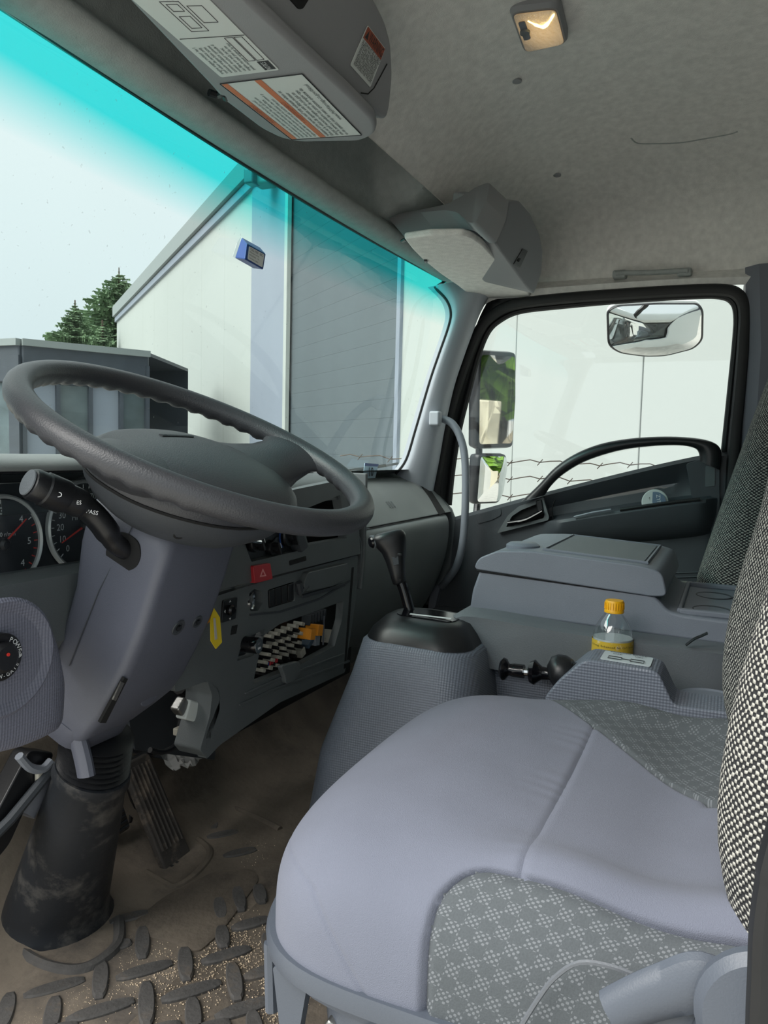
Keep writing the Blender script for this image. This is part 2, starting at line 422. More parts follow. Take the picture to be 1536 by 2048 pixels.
# dark site hut on the left
hut = thing('site_hut', 'dark low hut with glazed front left of the white building', 'hut', P(200, 905, pl=(FWD*8.6, FWD)).xy.to_3d()+V3((0, 0, -1.62)))
def ph(u, v, dep): return P(u, v, pl=(FWD*dep, FWD))
hc = V3((*ph(45, 880, 8.17).xy, 0)); hr = V3((*ph(297, 890, 9.0).xy, 0)); hl = V3((*ph(-500, 880, 10.2).xy, 0))
bk = V3((FWD.x, FWD.y, 0))*-1.8
HT = 1.04
def hq(a_, b_, z0, z1, off=0):
    n_ = (b_-a_).cross(V3((0, 0, 1))).normalized()*off
    return [a_+n_+V3((0, 0, z0)), b_+n_+V3((0, 0, z0)), b_+n_+V3((0, 0, z1)), a_+n_+V3((0, 0, z1))]
for a_, b_ in ((hc, hr), (hl, hc)):
    nn = (b_-a_).cross(V3((0, 0, 1))).normalized()
    mk('roof_beam', *prismg(hq(a_, b_, .62, HT, .03), -nn*.2), m_shed, hut, smooth=False, bev=.02, seg=1)
    mk('roof_lip', *prismg(hq(a_, b_, HT-.04, HT+.03, .07), -nn*.3), m_trim, hut, smooth=False)
    mk('sill', *prismg(hq(a_, b_, -1.6, -.25, .02), -nn*.1), m_shed, hut, smooth=False, bev=.01)
    npan = 4 if a_ is hc else 7
    for k in range(npan):
        p0 = a_.lerp(b_, k/npan); p1 = a_.lerp(b_, (k+1)/npan)
        mk('post', *prismg(hq(p0, p0.lerp(p1, .12), -.25, .62, .03), -nn*.1), m_shed, hut, smooth=False)
        mk('pane', *prismg(hq(p0.lerp(p1, .12), p1, -.25, .62, -.03), -nn*.02), m_shedg if (k+npan) % 2 else m_wallst, hut, smooth=False)
    mk('post', *prismg(hq(b_.lerp(a_, .03), b_, -1.6, .9, .04), -nn*.1), m_shed, hut, smooth=False)
mk('roof', *prismg([hc+V3((0, 0, HT-.02)), hr+V3((0, 0, HT-.02)), hr+bk*-1+V3((0, 0, HT-.02)), hl+bk*-1+V3((0, 0, HT-.02)), hl+V3((0, 0, HT-.02))], V3((0, 0, .04))), m_shed, hut, smooth=False)
mk('rear_wall', *prismg(hq(hl-bk, hr-bk, -1.6, HT), V3((0, .05, 0))), m_shed, hut, smooth=False)
# spruces
def spruce(u, vtop, dep, h, rad, label, seed):
    rnd = random.Random(seed)
    top = ph(u, vtop, dep); base = V3((top.x, top.y, -1.66)); 
    t = thing('spruce_tree', label, 'tree', base, 'spruces behind the hut')
    mk('trunk', *tubeg([base, base+V3((0, 0, h*.5)), top], [.25, .15, .02], 7), m_trunk, t)
    f = MB(); tiers = 60
    for i in range(tiers):
        fz = i/tiers; z = top.z-h*.02-h*fz*.9; r = rad*(fz**.75)*(.8+.35*rnd.random())
        for j in range(13):
            a_ = rnd.random()*2*pi; rr = r*(.6+.6*rnd.random()); dr = V3((cos(a_), sin(a_), 0)); sd_ = V3((-dr.y, dr.x, 0))
            p0 = V3((top.x, top.y, z+rr*.05)); seg = 5
            for k in range(seg):
                t0 = k/seg; t1 = (k+1.15)/seg
                q0 = p0+dr*rr*t0+V3((0, 0, -rr*.35*t0+rr*.25*t0*t0)); q1 = p0+dr*rr*t1+V3((0, 0, -rr*.35*t1+rr*.25*t1*t1))
                w_ = rr*.16*(1.15-t0)+.05
                dn = V3((0, 0, -rr*.16*(1-t0*.5)-.06*rnd.random()))
                f.add([q0, q1+sd_*w_+dn*.4, q1+dn*rnd.random()], [(0, 1, 2)]); f.add([q0, q1-sd_*w_+dn*.4, q1+dn*rnd.random()], [(0, 1, 2)])
                f.add([q0, q1, (q0+q1)/2+dn*1.3], [(0, 1, 2)])
    f.mk('foliage', m_tree, t, smooth=False)
spruce(238, 535, 34, 9, 5.2, 'tallest dark spruce behind the hut beside the white building', 1)
spruce(150, 600, 26, 5.5, 2.4, 'shorter spruce standing left of the tallest one', 2)
spruce(300, 545, 46, 10, 4.6, 'spruce half hidden behind the end of the white building', 3)
spruce(205, 640, 19, 4.5, 1.6, 'low spruce in front of the taller ones behind the hut', 4)
# what the door mirrors look back at
def bush(name, c, r, lab, m, n=260, seed=0, cat='bush'):
    rnd = random.Random(seed); f = MB()
    for i in range(n):
        d_ = V3((rnd.gauss(0, 1), rnd.gauss(0, 1), rnd.gauss(0, 1))).normalized()*r*(.7+.35*rnd.random()); p = V3(c)+d_
        s_ = r*.2; a_ = V3((rnd.uniform(-1, 1), rnd.uniform(-1, 1), rnd.uniform(-1, 1)))*s_; b_ = V3((rnd.uniform(-1, 1), rnd.uniform(-1, 1), rnd.uniform(-1, 1)))*s_
        f.add([p-a_, p+b_, p+a_, p-b_], [(0, 1, 2, 3)])
    t = thing(name, lab, cat, (c[0], c[1], -1.62)); f.mk('foliage', m, t, smooth=False)
    mk('trunk', *tubeg([(c[0], c[1], -1.62), V3(c)], r*.08, 6), m_trunk, t)
bush('leafy_tree', (4.9, -15, 3.0), 2.9, 'bright green tree mirrored at the top of the door mirror', m_leaf, 900, 5, 'tree')
bush('leafy_tree', (12, -16, 3.2), 2.6, 'bright green tree behind the yard wall', m_leaf, 900, 6, 'tree')
rk = MB(); rnd = random.Random(3)
for k in range(60):
    c = V3((6.2+rnd.uniform(-2.6, 3), -10+rnd.uniform(-1.5, 1), -1.3+rnd.random()*1.2)); s_ = rnd.uniform(.2, .55)
    q = [[c+V3((cos(a_)*s_*rr*rnd.uniform(.8, 1.1), sin(a_)*s_*rr, h_*s_)) for a_ in [i*pi/3 for i in range(6)]] for rr, h_ in ((.7, -.6), (1, 0), (.55, .55))]
    rk.add(*loftg(q))
rk.mk('rock_bank', m_rock, smooth=False, label='heap of pale quarry rocks mirrored in the tall door mirror', cat='rocks', kind='stuff')
mk('yard_wall', *boxg((3.1, -8.6, -.75), (1.6, .3, 1.75)), mat('cream block wall', (222, 212, 186), .8, var=(2, .04)), bev=.02, label='cream yard wall mirrored in the tall door mirror', cat='wall', )
# ------------------------------------------------------------------ cab shell
XC = 1.27; HW = .86
prof = [(-.42, .30), (-.41, .52), (-.36, .64), (-.25, .70), (-.1, .725), (.05, .735), (.2, .735), (.32, .725), (.42, .70), (.49, .668), (.55, .625), (.595, .585), (.6195, .560), (.620, .5595), (.6205, .560), (.628, .600), (.645, .630), (.672, .628), (.696, .590), (.703, .540), (.704, .508), (.698, .494), (.686, .486), (.682, .474), (.692, .462), (.712, .456), (.735, .458), (.745, .462)]
def bulge(x): return 1-((x-XC)/HW)**2
def head(x, y, z):
    t = min(1, abs(x-XC)/HW); zr = .445
    k = (1-t**5)**(1/2.6) if t < 1 else 0
    if z > zr and y < .6205: z = zr+(z-zr)*k
    elif z > .5: z = .5+(z-.5)*(1-t**6)**.5 if t < 1 else .5
    if y > .62 and z > .5:
        line = .5595+(.50-.5595)*(y-.62)/.085
        f_ = min(1, max(0, (x-1.50)/.07)); f_ = f_*f_*(3-2*f_); z = z+(max(.5, line)-z)*f_
    if y > .66: y += .035*bulge(x)-.012; z = z+.006*bulge(x)
    return V3((x, y, z))
pf = crv([V3((0, a_, b_)) for a_, b_ in prof], 4)
xs = [XC+HW*sin(radians(-90+180*k/90)) for k in range(91)]
V = [head(x, p.y, p.z) for x in xs for p in pf]; n = len(pf)
F = [(i*n+j, i*n+j+1, (i+1)*n+j+1, (i+1)*n+j) for i in range(90) for j in range(n-1)]
jc = max(j for j in range(n) if pf[j].y <= .6201)
Fa = [f for f in F if f[0] % n < jc]; Fb = [f for f in F if f[0] % n >= jc]
def subm(name, FF, m, **k):
    ids = {}; VV = []; F2 = []
    for f in FF:
        for a in f:
            if a not in ids: ids[a] = len(VV); VV.append(V[a])
        F2.append(tuple(ids[a] for a in f))
    return mk(name, VV, F2, m, **k)
ceiling = subm('ceiling', Fa, m_liner, smooth=True, ang=60, kind='structure')
subm('trim_14', Fb, m_liner2, smooth=True, ang=60, kind='structure')
def roofpt(u, v):
    for kk in range(500):
        p = ray(u, v)*(.9+kk*.003)
        for a_, b_ in zip(pf[:-1], pf[1:]):
            if a_.y <= p.y <= b_.y and a_.z > .5 and a_.y < .6:
                zz = head(p.x, p.y, a_.z+(b_.z-a_.z)*(p.y-a_.y)/max(1e-6, b_.y-a_.y)).z
                if p.z >= zz: return V3((p.x, p.y, zz))
    return None
_cr = [roofpt(u, v) for u, v in ((1262, 276), (1275, 285), (1310, 287), (1360, 284), (1410, 277), (1455, 268), (1475, 262))]
mk('trim_15', *tubeg(crv(_cr, 5), .0022, 6, rb=.0012), m_liner2, kind='structure')
# roof skin outside
V = [head(x, p.y, p.z)+V3((0, .0, .05)) for x in xs for p in pf[:62]]; n = 62
F = [(i*n+j, i*n+j+1, (i+1)*n+j+1, (i+1)*n+j) for i in range(90) for j in range(n-1)]
mk('trim_9', V, F, m_extw, smooth=True, kind='structure')
# windscreen
def wsp(x, z):
    t = (.462-z)/.55; return V3((x, .722+.04*bulge(x)+t*(.135+.012*bulge(x)), z))
nx, nz = 40, 24; V = []; F = []
for i in range(nx+1):
    for j in range(nz+1):
        x = XC-HW*.97+2*HW*.97*i/nx; V.append(wsp(x, -.12+.585*j/nz))
F = [(i*(nz+1)+j, (i+1)*(nz+1)+j, (i+1)*(nz+1)+j+1, i*(nz+1)+j+1) for i in range(nx) for j in range(nz)]
mg = bpy.data.materials.new('tinted windscreen glass'); mg.use_nodes = True; n = mg.node_tree; n.nodes.clear()
o_ = n.nodes.new('ShaderNodeOutputMaterial'); tr = n.nodes.new('ShaderNodeBsdfTransparent'); gl = n.nodes.new('ShaderNodeBsdfGlossy'); mx = n.nodes.new('ShaderNodeMixShader'); fr = schlick(n)
tc = n.nodes.new('ShaderNodeTexCoord'); sx = n.nodes.new('ShaderNodeSeparateXYZ'); rp = n.nodes.new('ShaderNodeValToRGB')
n.links.new(tc.outputs['Generated'], sx.inputs[0]); n.links.new(sx.outputs['Z'], rp.inputs[0])
E_ = rp.color_ramp; E_.elements[0].position = .80; E_.elements[0].color = (.90, .97, .95, 1); E_.elements[1].position = .93; E_.elements[1].color = (.05, .74, .74, 1)
n.links.new(rp.outputs[0], tr.inputs[0]); gl.inputs['Roughness'].default_value = .02;
n.links.new(fr, mx.inputs[0]); n.links.new(tr.outputs[0], mx.inputs[1]); n.links.new(gl.outputs[0], mx.inputs[2])
# dust film scattered over the glass
df = n.nodes.new('ShaderNodeBsdfDiffuse'); df.inputs[0].default_value = (.6, .62, .6, 1); mx2 = n.nodes.new('ShaderNodeMixShader')
nz1 = n.nodes.new('ShaderNodeTexNoise'); nz1.inputs['Scale'].default_value = 160; nz1.inputs['Detail'].default_value = 2; n.links.new(tc.outputs['Object'], nz1.inputs['Vector'])
rr = n.nodes.new('ShaderNodeValToRGB'); rr.color_ramp.elements[0].position = .70; rr.color_ramp.elements[1].position = .78; rr.color_ramp.elements[0].color = (.03, .03, .03, 1); rr.color_ramp.elements[1].color = (.3, .3, .3, 1)
n.links.new(nz1.outputs[0], rr.inputs[0]); n.links.new(rr.outputs[0], mx2.inputs[0]); n.links.new(mx.outputs[0], mx2.inputs[1]); n.links.new(df.outputs[0], mx2.inputs[2]); n.links.new(mx2.outputs[0], o_.inputs[0])
ws = mk('window_1', V, F, mg, smooth=True, kind='structure')
m_glass = bpy.data.materials.new('clear side glass'); m_glass.use_nodes = True; n = m_glass.node_tree; n.nodes.clear()
o_ = n.nodes.new('ShaderNodeOutputMaterial'); tr = n.nodes.new('ShaderNodeBsdfTransparent'); gl = n.nodes.new('ShaderNodeBsdfGlossy'); mx = n.nodes.new('ShaderNodeMixShader'); fr = schlick(n)
tr.inputs[0].default_value = (.93, .95, .95, 1); gl.inputs['Roughness'].default_value = .02;
n.links.new(fr, mx.inputs[0]); n.links.new(tr.outputs[0], mx.inputs[1]); n.links.new(gl.outputs[0], mx.inputs[2]); n.links.new(mx.outputs[0], o_.inputs[0])
# black glass gasket round the windscreen
hdr = [wsp(x, .464)+V3((0, -.004, 0)) for x in [XC-HW*.96+2*HW*.96*i/40 for i in range(41)]]
XR = 2.085
# passenger pillar: windscreen edge down to the dash, and door side edge
cw = crv([P(u, v, pl=(V3((1.985, 0, 0)), V3((1, 0, 0)))) for u, v in ((866, 572), (892, 598), (902, 625), (897, 655), (879, 707), (860, 763), (832, 858), (813, 919), (792, 948))], 5)
cdp = [(1000, 566), (975, 600), (958, 632), (944, 668), (928, 712), (908, 773), (891, 850), (879, 920), (866, 990)]
cd = crv(PP(cdp, x=2.10), 5)
rings = []
for a_, b_ in zip(cw, cd):
    a2 = a_+V3((.0, .0, 0)); mid = a_.lerp(b_, .5)+V3((-.035, -.03, 0)); q1 = a_.lerp(b_, .2)+V3((-.03, -.012, 0)); q3 = a_.lerp(b_, .8)+V3((-.022, -.022, 0))
    rings.append([a2+V3((.01, .02, 0)), a2, q1, mid, q3, b_, b_+V3((.02, .01, 0))])
mk('trim_2', *loftg([crv(r, 4) for r in rings], closed=False), m_pillar, smooth=True, ang=60, kind='structure')
gas = hdr[:-2]+cw[1:]
mk('trim_1', *tubeg(gas, .0042, 6), m_rub, kind='structure')
# driver side pillar (mirror image, just outside the frame)
def mir(p): return V3((2*XC-p.x, p.y, p.z))
mk('trim_3', *loftg([[mir(p) for p in crv(r, 4)] for r in rings], closed=False), m_pillar, smooth=True, ang=60, kind='structure')
# passenger door seal
seal = [(868, 1000), (878, 930), (893, 850), (914, 775), (940, 700), (958, 660), (985, 630), (1025, 610), (1110, 598), (1240, 588), (1380, 580), (1450, 580), (1478, 592), (1490, 620), (1488, 680), (1480, 780), (1468, 900), (1462, 1000)]
sp = crv(PP(seal, x=2.10), 5)
mk('trim_4', *tubeg(sp, .015, 8, rb=.011), m_rub, kind='structure')
seal2 = [(898, 1010), (905, 940), (918, 860), (938, 780), (955, 715), (975, 665), (1000, 640), (1040, 622), (1120, 612), (1240, 601), (1380, 592), (1440, 592), (1466, 604), (1474, 630), (1472, 680), (1462, 780), (1449, 905)]
s2_ = crv(PP(seal2, x=2.125), 5)
mk('trim_5', *tubeg(s2_, .009, 8), m_rub, kind='structure')
_a = [p+V3((.004, 0, 0)) for p in crv(PP(seal, x=2.10), 5)]
nS = min(len(_a), len(s2_)); _a = [_a[int(i*(len(_a)-1)/(nS-1))] for i in range(nS)]; _b2 = [s2_[int(i*(len(s2_)-1)/(nS-1))] for i in range(nS)]
mk('trim_12', *loftg([[p, p.lerp(q, .5)+V3((-.004, 0, 0)), q+V3((.004, 0, 0))] for p, q in zip(_a, _b2)], closed=False), m_rub, smooth=True, ang=80, kind='structure', solid=.004)
_c = [cd[int(i*(len(cd)-1)/20)] for i in range(21)]; _d = [p for p in reversed(_a) if p.y > .5][::-1]
_d = _d[:max(2, len(_d))]; _d = [_d[int((20-i)*(len(_d)-1)/20)] for i in range(21)]
mk('trim_13', *loftg([[p+V3((.01, 0, 0)), q+V3((.008, 0, 0))] for p, q in zip(_c, _d)], closed=False), m_rub, smooth=True, ang=80, kind='structure', solid=.004)
mk('window_2', *prismg([p+V3((.012, 0, 0)) for p in s2_]+PP([(1449, 990), (898, 1060)], x=2.137), V3((.004, 0, 0))), m_glass, smooth=False, kind='structure')
# side rail above the window between ceiling and seal
top_line = crv(PP([(955, 615), (985, 592), (1040, 585), (1240, 570), (1380, 562), (1460, 560), (1560, 557), (1700, 552)], x=2.10), 5)
mk('trim_6', *loftg([[p+V3((-.0, 0, -.012)), p+V3((-.012, 0, .004)), V3((2.108, p.y, .455)), V3((2.134, p.y, .470))] for p in top_line], closed=False), m_liner, smooth=True, ang=70, kind='structure')
# B pillar and rear wall on the passenger side
bp_ = PP([(1490, 535), (1494, 700), (1484, 850), (1478, 1300)], x=2.10)
V = []; F = []
for i, p in enumerate(bp_): V += [p, p+V3((-.03, -.03, 0)), p+V3((-.03, -.36, 0))]
for i in range(3): F += [(i*3, i*3+1, i*3+4, i*3+3), (i*3+1, i*3+2, i*3+5, i*3+4)]
mk('trim_7', V, F, m_plast, smooth=True, kind='structure')
mk('wall_rear', *boxg((XC, -.43, -.1), (1.8, .03, 1.3)), m_plast, kind='structure')
mk('wall_right', *prismg([(2.14, -.42, -.75), (2.14, 1.0, -.75), (2.14, 1.0, -.2), (2.14, .75, -.22), (2.14, -.0, -.03), (2.14, -.02, .5), (2.14, -.42, .5)], V3((.01, 0, 0))), m_plast, smooth=False, kind='structure')
mk('trim_8', *prismg([(2.17, -.6, -.95), (2.17, 1.0, -.95), (2.17, 1.0, -.19), (2.17, .75, -.215), (2.17, .02, .0), (2.17, -.01, .45), (2.17, -.6, .45)], V3((.03, 0, 0))), m_extw, smooth=False, kind='structure')
# driver's door opening: seal on the B pillar at the right edge, and the rear quarter
bq = MB(); bq.add(*tubeg(crv([V3((.42, -.075, .42)), V3((.42, -.065, .0))]+PP([(1560, 1650), (1536, 1760), (1524, 1850), (1520, 1950), (1516, 2060), (1514, 2300)], x=.42), 5), .006, 8, rb=.012))
bq.mk('trim_10', m_rub, kind='structure')
mk('wall_left', *prismg([(.42, -.43, -.8), (.42, -.06, -.8), (.42, -.06, .5), (.42, -.43, .5)], V3((-.02, 0, 0))), m_extw, smooth=False, kind='structure')
# floor with toe board
fy = [(-.44, -.50), (.02, -.50), (.05, -.735), (.3, -.735), (.6, -.735), (.86, -.73), (.94, -.70), (1.0, -.62), (1.03, -.5), (1.04, -.2), (1.0, -.1)]
V = []; F = []
for x in (.40, 1.27, 2.14):
    for a_, b_ in fy: V.append((x, a_, b_))
n = len(fy)
F = [(i*n+j, i*n+j+1, (i+1)*n+j+1, (i+1)*n+j) for i in range(2) for j in range(n-1)]
mk('floor', V, F, m_mat, smooth=True, ang=50, kind='structure', solid=.01)
mk('wall_front', *boxg((XC, 1.07, -.47), (1.8, .02, .7)), m_dashd, kind='structure')
# ------------------------------------------------------------------ steering wheel
T = radians(24); WC = V3((.786, .599, .004)); WX = V3((1, 0, 0)); WY = V3((0, cos(T), sin(T))); WZ = V3((0, -sin(T), cos(T)))
def W(x, y, z=0): return WC+WX*x+WY*y+WZ*z
sw = thing('steering_wheel', 'large dark grey truck steering wheel with finger grips', 'steering wheel', WC)
R0 = .215; rings = []; N_ = 240
for i in range(N_):
    a = 2*pi*i/N_; c, s = cos(a), sin(a); ring = []
    up = sin(a) > -.55
    for j in range(16):
        b = 2*pi*j/16; rr = .0155; cb, sb = cos(b), sin(b)
        if sb < -.3 and abs(a-1.5*pi) > .9: rr += .0026*(-sb-.3)*sin(a*52)      # finger ripples under the rim
        ring.append(W((R0+rr*cb*1.02)*c, (R0+rr*cb*1.02)*s, rr*sb*.98))
    rings.append(ring)
rings.append(rings[0])
mk('rim', *loftg(rings, cap=False), m_wheel, sw, ang=80)
# hub pad, wide with two lateral spokes
def hubring(sc, z, ox=0, oy=0):
    pts = []
    for k in range(48):
        a = 2*pi*k/48; c, s = cos(a), sin(a); e = 2/2.6
        x = .150*sc*(abs(c)**e)*(1 if c > 0 else -1); y = .117*sc*(abs(s)**e)*(1 if s > 0 else -1)
        pts.append(W(x+ox, y*(1.0-.25*(c*c))+oy-.012, z))
    return pts
mk('horn_pad', *loftg([hubring(1.0, -.050), hubring(1.01, -.042), hubring(.98, -.034), hubring(.90, -.025), hubring(.76, -.017), hubring(.55, -.011), hubring(.3, -.008), hubring(.05, -.007)]), m_wheel, sw, ang=60)
mk('pad_seam', *tubeg(hubring(1.00, -.052), .0018, 6, closed=True), m_void, sw)
mk('hub_shell', *loftg([hubring(.52, -.102), hubring(.72, -.096), hubring(.87, -.081), hubring(.97, -.064), hubring(1.0, -.053)]), m_dashd, sw, ang=60)
for sx_ in (-1, 1):
    rg = []
    for x, w_, t_, y0, z0 in ((.09, .086, .024, -.004, -.036), (.13, .074, .024, -.006, -.034), (.16, .060, .019, -.010, -.024), (.185, .056, .0135, -.015, -.011), (.205, .072, .011, -.018, -.002)):
        rg.append([W(sx_*x, y0+w_*.85*cos(2*pi*k/20)*(1 if 1 else 0), z0+t_*sin(2*pi*k/20)) for k in range(20)])
    mk('spoke', *loftg(rg), m_wheel, sw, ang=60)
mk('emblem', *tubeg([W(-.03, .04, -.010), W(.03, .04, -.010)], .004, 6, rb=.002), m_wheel, sw)
mk('horn_notch', *latheg([(.006, 0), (.006, .004), (.004, .004), (.004, .001)], W(-.098, -.080, -.076), -WY+WX*-.75-WZ*.5, 14), m_void, sw)
mk('boss', *latheg([(.05, -.10), (.05, -.125)], WC, WZ), m_blk, sw)

# ------------------------------------------------------------------ steering column with shroud and stalk
CA = V3((0, sin(T), -cos(T)))            # down the column
CV = V3((0, cos(T), sin(T)))             # forward across it
def K(u, v, w): return V3((.786+u, .599, .004))+CV*v+CA*w
col = thing('steering_column', 'dark grey steering column shroud rising from a rubber boot', 'steering column', (.78, .87, -.73))
def kring(u0, u1, v0, v1, w, r=.016, sl=0):
    cx, cy = (u0+u1)/2, (v0+v1)/2
    return [K(cx+a, cy+b, w+sl*(cy+b)) for a, b in rrect(u1-u0, v1-v0, r, 4)]
secs = [(-.072, .050, -.050, .052, .084, .02), (-.082, .056, -.062, .064, .093, .02), (-.085, .059, -.067, .066, .12, .014), (-.087, .060, -.070, .060, .16, .014), (-.087, .059, -.074, .046, .215, .015), (-.087, .058, -.072, .042, .27, .015), (-.087, .056, -.068, .040, .315, .015), (-.088, .053, -.062, .040, .345, .015), (-.088, .036, -.055, .042, .366, .014), (-.087, .012, -.048, .044, .386, .012), (-.083, .0, -.040, .04, .398, .01)]
mk('shroud', *loftg([kring(a, b, c, d, w, r) for a, b, c, d, w, r in secs]), m_col, col, ang=50)
# seam around the upper shell, stalk opening, screw wells
mk('shroud_seam', *tubeg([K(-.0845, -.008, .105), K(-.0875, .004, .2), K(-.0885, .008, .31)], .0007, 5), m_dashd, col)
so = [K(-.0865, v, w) for v, w in ((-.022, .108), (.045, .104), (.058, .118), (.052, .162), (.036, .178), (-.015, .176), (-.03, .165), (-.032, .12))]
so = [K(-.0868, v, w) for v, w in ((.016, .150), (.013, .124), (-.005, .116), (-.026, .118), (-.035, .132), (-.035, .146), (-.025, .158), (.007, .165))]
mk('stalk_opening', *prismg(rpoly(so, .01), V3((.004, 0, 0))), m_void, col, smooth=False)
for u_, w_, r_ in ((-.018, .222, .011), (.020, .222, .009)):
    mk('screw_well', *latheg([(r_, .0), (r_*.96, .0015), (r_*.6, .001), (r_*.55, .0002)], K(u_, -.0740, w_), -CV, 20), m_dashd, col)
    mk('screw', *latheg([(r_*.4, 0), (r_*.4, .003), (r_*.2, .003)], K(u_, -.0740, w_), -CV, 8), m_blk, col)
mk('thumb_dimple', *latheg([(.018, 0), (.017, .0012), (.008, .0016)], K(.0, -.0610, .338), -CV, 20), m_col, col)
vpl = (K(0, -.0715, 0), CV)
mk('tilt_slot', *prismg(PP([(249, 1356), (256, 1358), (212, 1446), (200, 1446)], pl=(K(0, -.0705, 0), CV)), CV*.004), m_void, col, smooth=False)
mk('tilt_slot_insert', *prismg(PP([(243, 1364), (249, 1366), (232, 1402), (226, 1400)], pl=(K(0, -.0712, 0), CV)), CV*.002), m_alu, col, smooth=False)
tl = crv(PP([(145, 1425), (152, 1462), (160, 1492), (168, 1525), (173, 1552)], x=.712), 5)
mk('tilt_lever', *tubeg(tl, [.013+.0*i for i in range(len(tl))], 10, rb=[.009]*len(tl)), m_col, col)
mk('lower_skirt', *loftg([kring(-.088, .020, -.044, .050, .385, .02), kring(-.085, .018, -.040, .05, .415, .025), kring(-.072, .01, -.03, .045, .425, .02)]), m_col, col, ang=60)
# bellows and boot
ct, cbm, tgt = P(197, 1462, x=.770), P(187, 1535, x=.762), P(104, 1838, z=-.735)
rg = []
for k in range(15):
    w = k/14; c = ct.lerp(cbm, w); r = .047+(.0032 if k % 2 else -.002)
    rg.append([c+WX*(r*cos(2*pi*j/28))+CV*(r*.95*sin(2*pi*j/28)) for j in range(28)])
mk('bellows', *loftg(rg), m_blk, col, ang=60)
c0 = ct.lerp(cbm, 1.0); rg = []
for w, ax_, ay_ in ((0, .050, .050), (.05, .052, .052), (.07, .048, .048), (.3, .056, .056), (.6, .067, .066), (.85, .076, .074), (.94, .082, .080), (.975, .092, .090), (1.0, .096, .094)):
    c = c0.lerp(tgt, w); hz = min(1, w*1.6)
    va = CV.lerp(V3((0, 1, 0)), hz).normalized()
    rg.append([c+WX*(ax_*cos(2*pi*j/36))+va*(ay_*sin(2*pi*j/36)) for j in range(36)])
mk('rubber_boot', *loftg(rg), m_boot, col, ang=60)
# stalk
st = [K(-.082, -.012, .142), K(-.10, -.022, .125), K(-.125, -.036, .098), K(-.148, -.046, .078), K(-.165, -.050, .068), K(-.185, -.052, .060)]
st = [K(-.07, -.012, .142)]+[P(u, v, pl=(V3((d_, 0, 0)), V3((1, 0, 0)))) for u, v, d_ in ((232, 1088, .690), (205, 1050, .672), (175, 1018, .655), (150, 1003, .640), (128, 994, .628))]
stc = crv(st, 5)
mk('stalk_arm', *tubeg(stc, [.013]*8+[.0155]*10+[.0175]*8, 14, rb=[.012]*8+[.014]*10+[.0165]*8), m_blk, col)
e0, e1 = stc[-1], stc[-6]; sa = (e0-e1).normalized()
mk('stalk_knob', *latheg([(.0180, -.002), (.0192, .002), (.0192, .024), (.0178, .026), (.0178, .036), (.0165, .040), (.013, .0420), (.001, .0425)], e0, sa, 22), m_blk, col, ang=30)
mk('stalk_cap', *latheg([(.0148, .0), (.0145, .0014), (.001, .002)], e0+sa*.0422, sa, 22), m_pad, col)
vn = -(e0.normalized())
cxx = sa.cross(vn).normalized()
text('print', 'ID', e0+sa*.006+vn*.0205, CR, CU, .008, m_txtw, col, lift=.001)
text('print', '#PASS', stc[-12]+vn*.0180, CR*.96-CU*.2, CU, .0065, m_txtw, col, lift=.001)
text('print', 'RES', stc[-7]+vn*.0190, CR, CU, .006, m_txtw, col, lift=.001)
# yellow tag hanging from the far side of the shroud
tg = thing('hanging_tag', 'yellow paper tag hanging beside the steering column shroud', 'tag', P(425, 1215, y=.64))
tp = PP([(428, 1216), (440, 1235), (444, 1285), (432, 1298), (422, 1282), (421, 1240)], y=.64)
mk('label_sheet', *prismg(tp, V3((0, .001, 0))), m_yel, tg, smooth=False)
mk('folded_flap', *prismg(PP([(426, 1222), (414, 1248), (424, 1240)], y=.645), V3((0, .001, 0))), m_relay, tg, smooth=False)
mk('print_strip', *prismg(PP([(427, 1236), (431, 1236), (435, 1278), (430, 1280)], y=.6385), V3((0, .0005, 0))), m_fuse, tg, smooth=False)

# ------------------------------------------------------------------ dashboard
da = thing('dashboard', 'dark grey truck dashboard spanning from gauges to glove box', 'dashboard', (1.27, .85, -.6))
def plate(name, pts, y, th, m, par=da, holes=(), r=.004, bev=.0015, smooth=False, **k):
    o = rpoly(PP(pts, y=y), r); h = [rpoly(PP(q, y=y), .003) for q in holes]
    return mk(name, *prismg(o, V3((0, th, 0)), h), m, par, smooth=smooth, bev=bev, seg=2, **k)
# top pad: profile swept along X
def sweepx(name, prof_, x0, x1, m, par=da, n=1, bev=0, per=4, closed=False, ang=50, bow=0):
    pr_ = crv([V3((0, a, b)) for a, b in prof_], per) if per else [V3((0, a, b)) for a, b in prof_]
    rr_ = []
    for i in range(n+1):
        x = x0+(x1-x0)*i/n; rr_.append([V3((x, p.y+bow*bulge(x), p.z)) for p in pr_])
    return mk(name, *loftg(rr_, cap=False, closed=closed), m, par, ang=ang, bev=bev)
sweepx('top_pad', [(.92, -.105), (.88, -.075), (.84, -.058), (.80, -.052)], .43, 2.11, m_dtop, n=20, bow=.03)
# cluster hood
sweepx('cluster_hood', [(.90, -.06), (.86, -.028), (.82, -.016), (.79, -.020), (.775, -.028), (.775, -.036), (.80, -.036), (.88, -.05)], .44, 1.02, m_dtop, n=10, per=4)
mk('hood_side', *prismg([(1.02, .90, -.06), (1.02, .86, -.028), (1.02, .82, -.016), (1.02, .775, -.028), (1.02, .72, -.10), (1.02, .72, -.25), (1.02, .90, -.25)], V3((.012, 0, 0))), m_dashd, da, bev=.004)
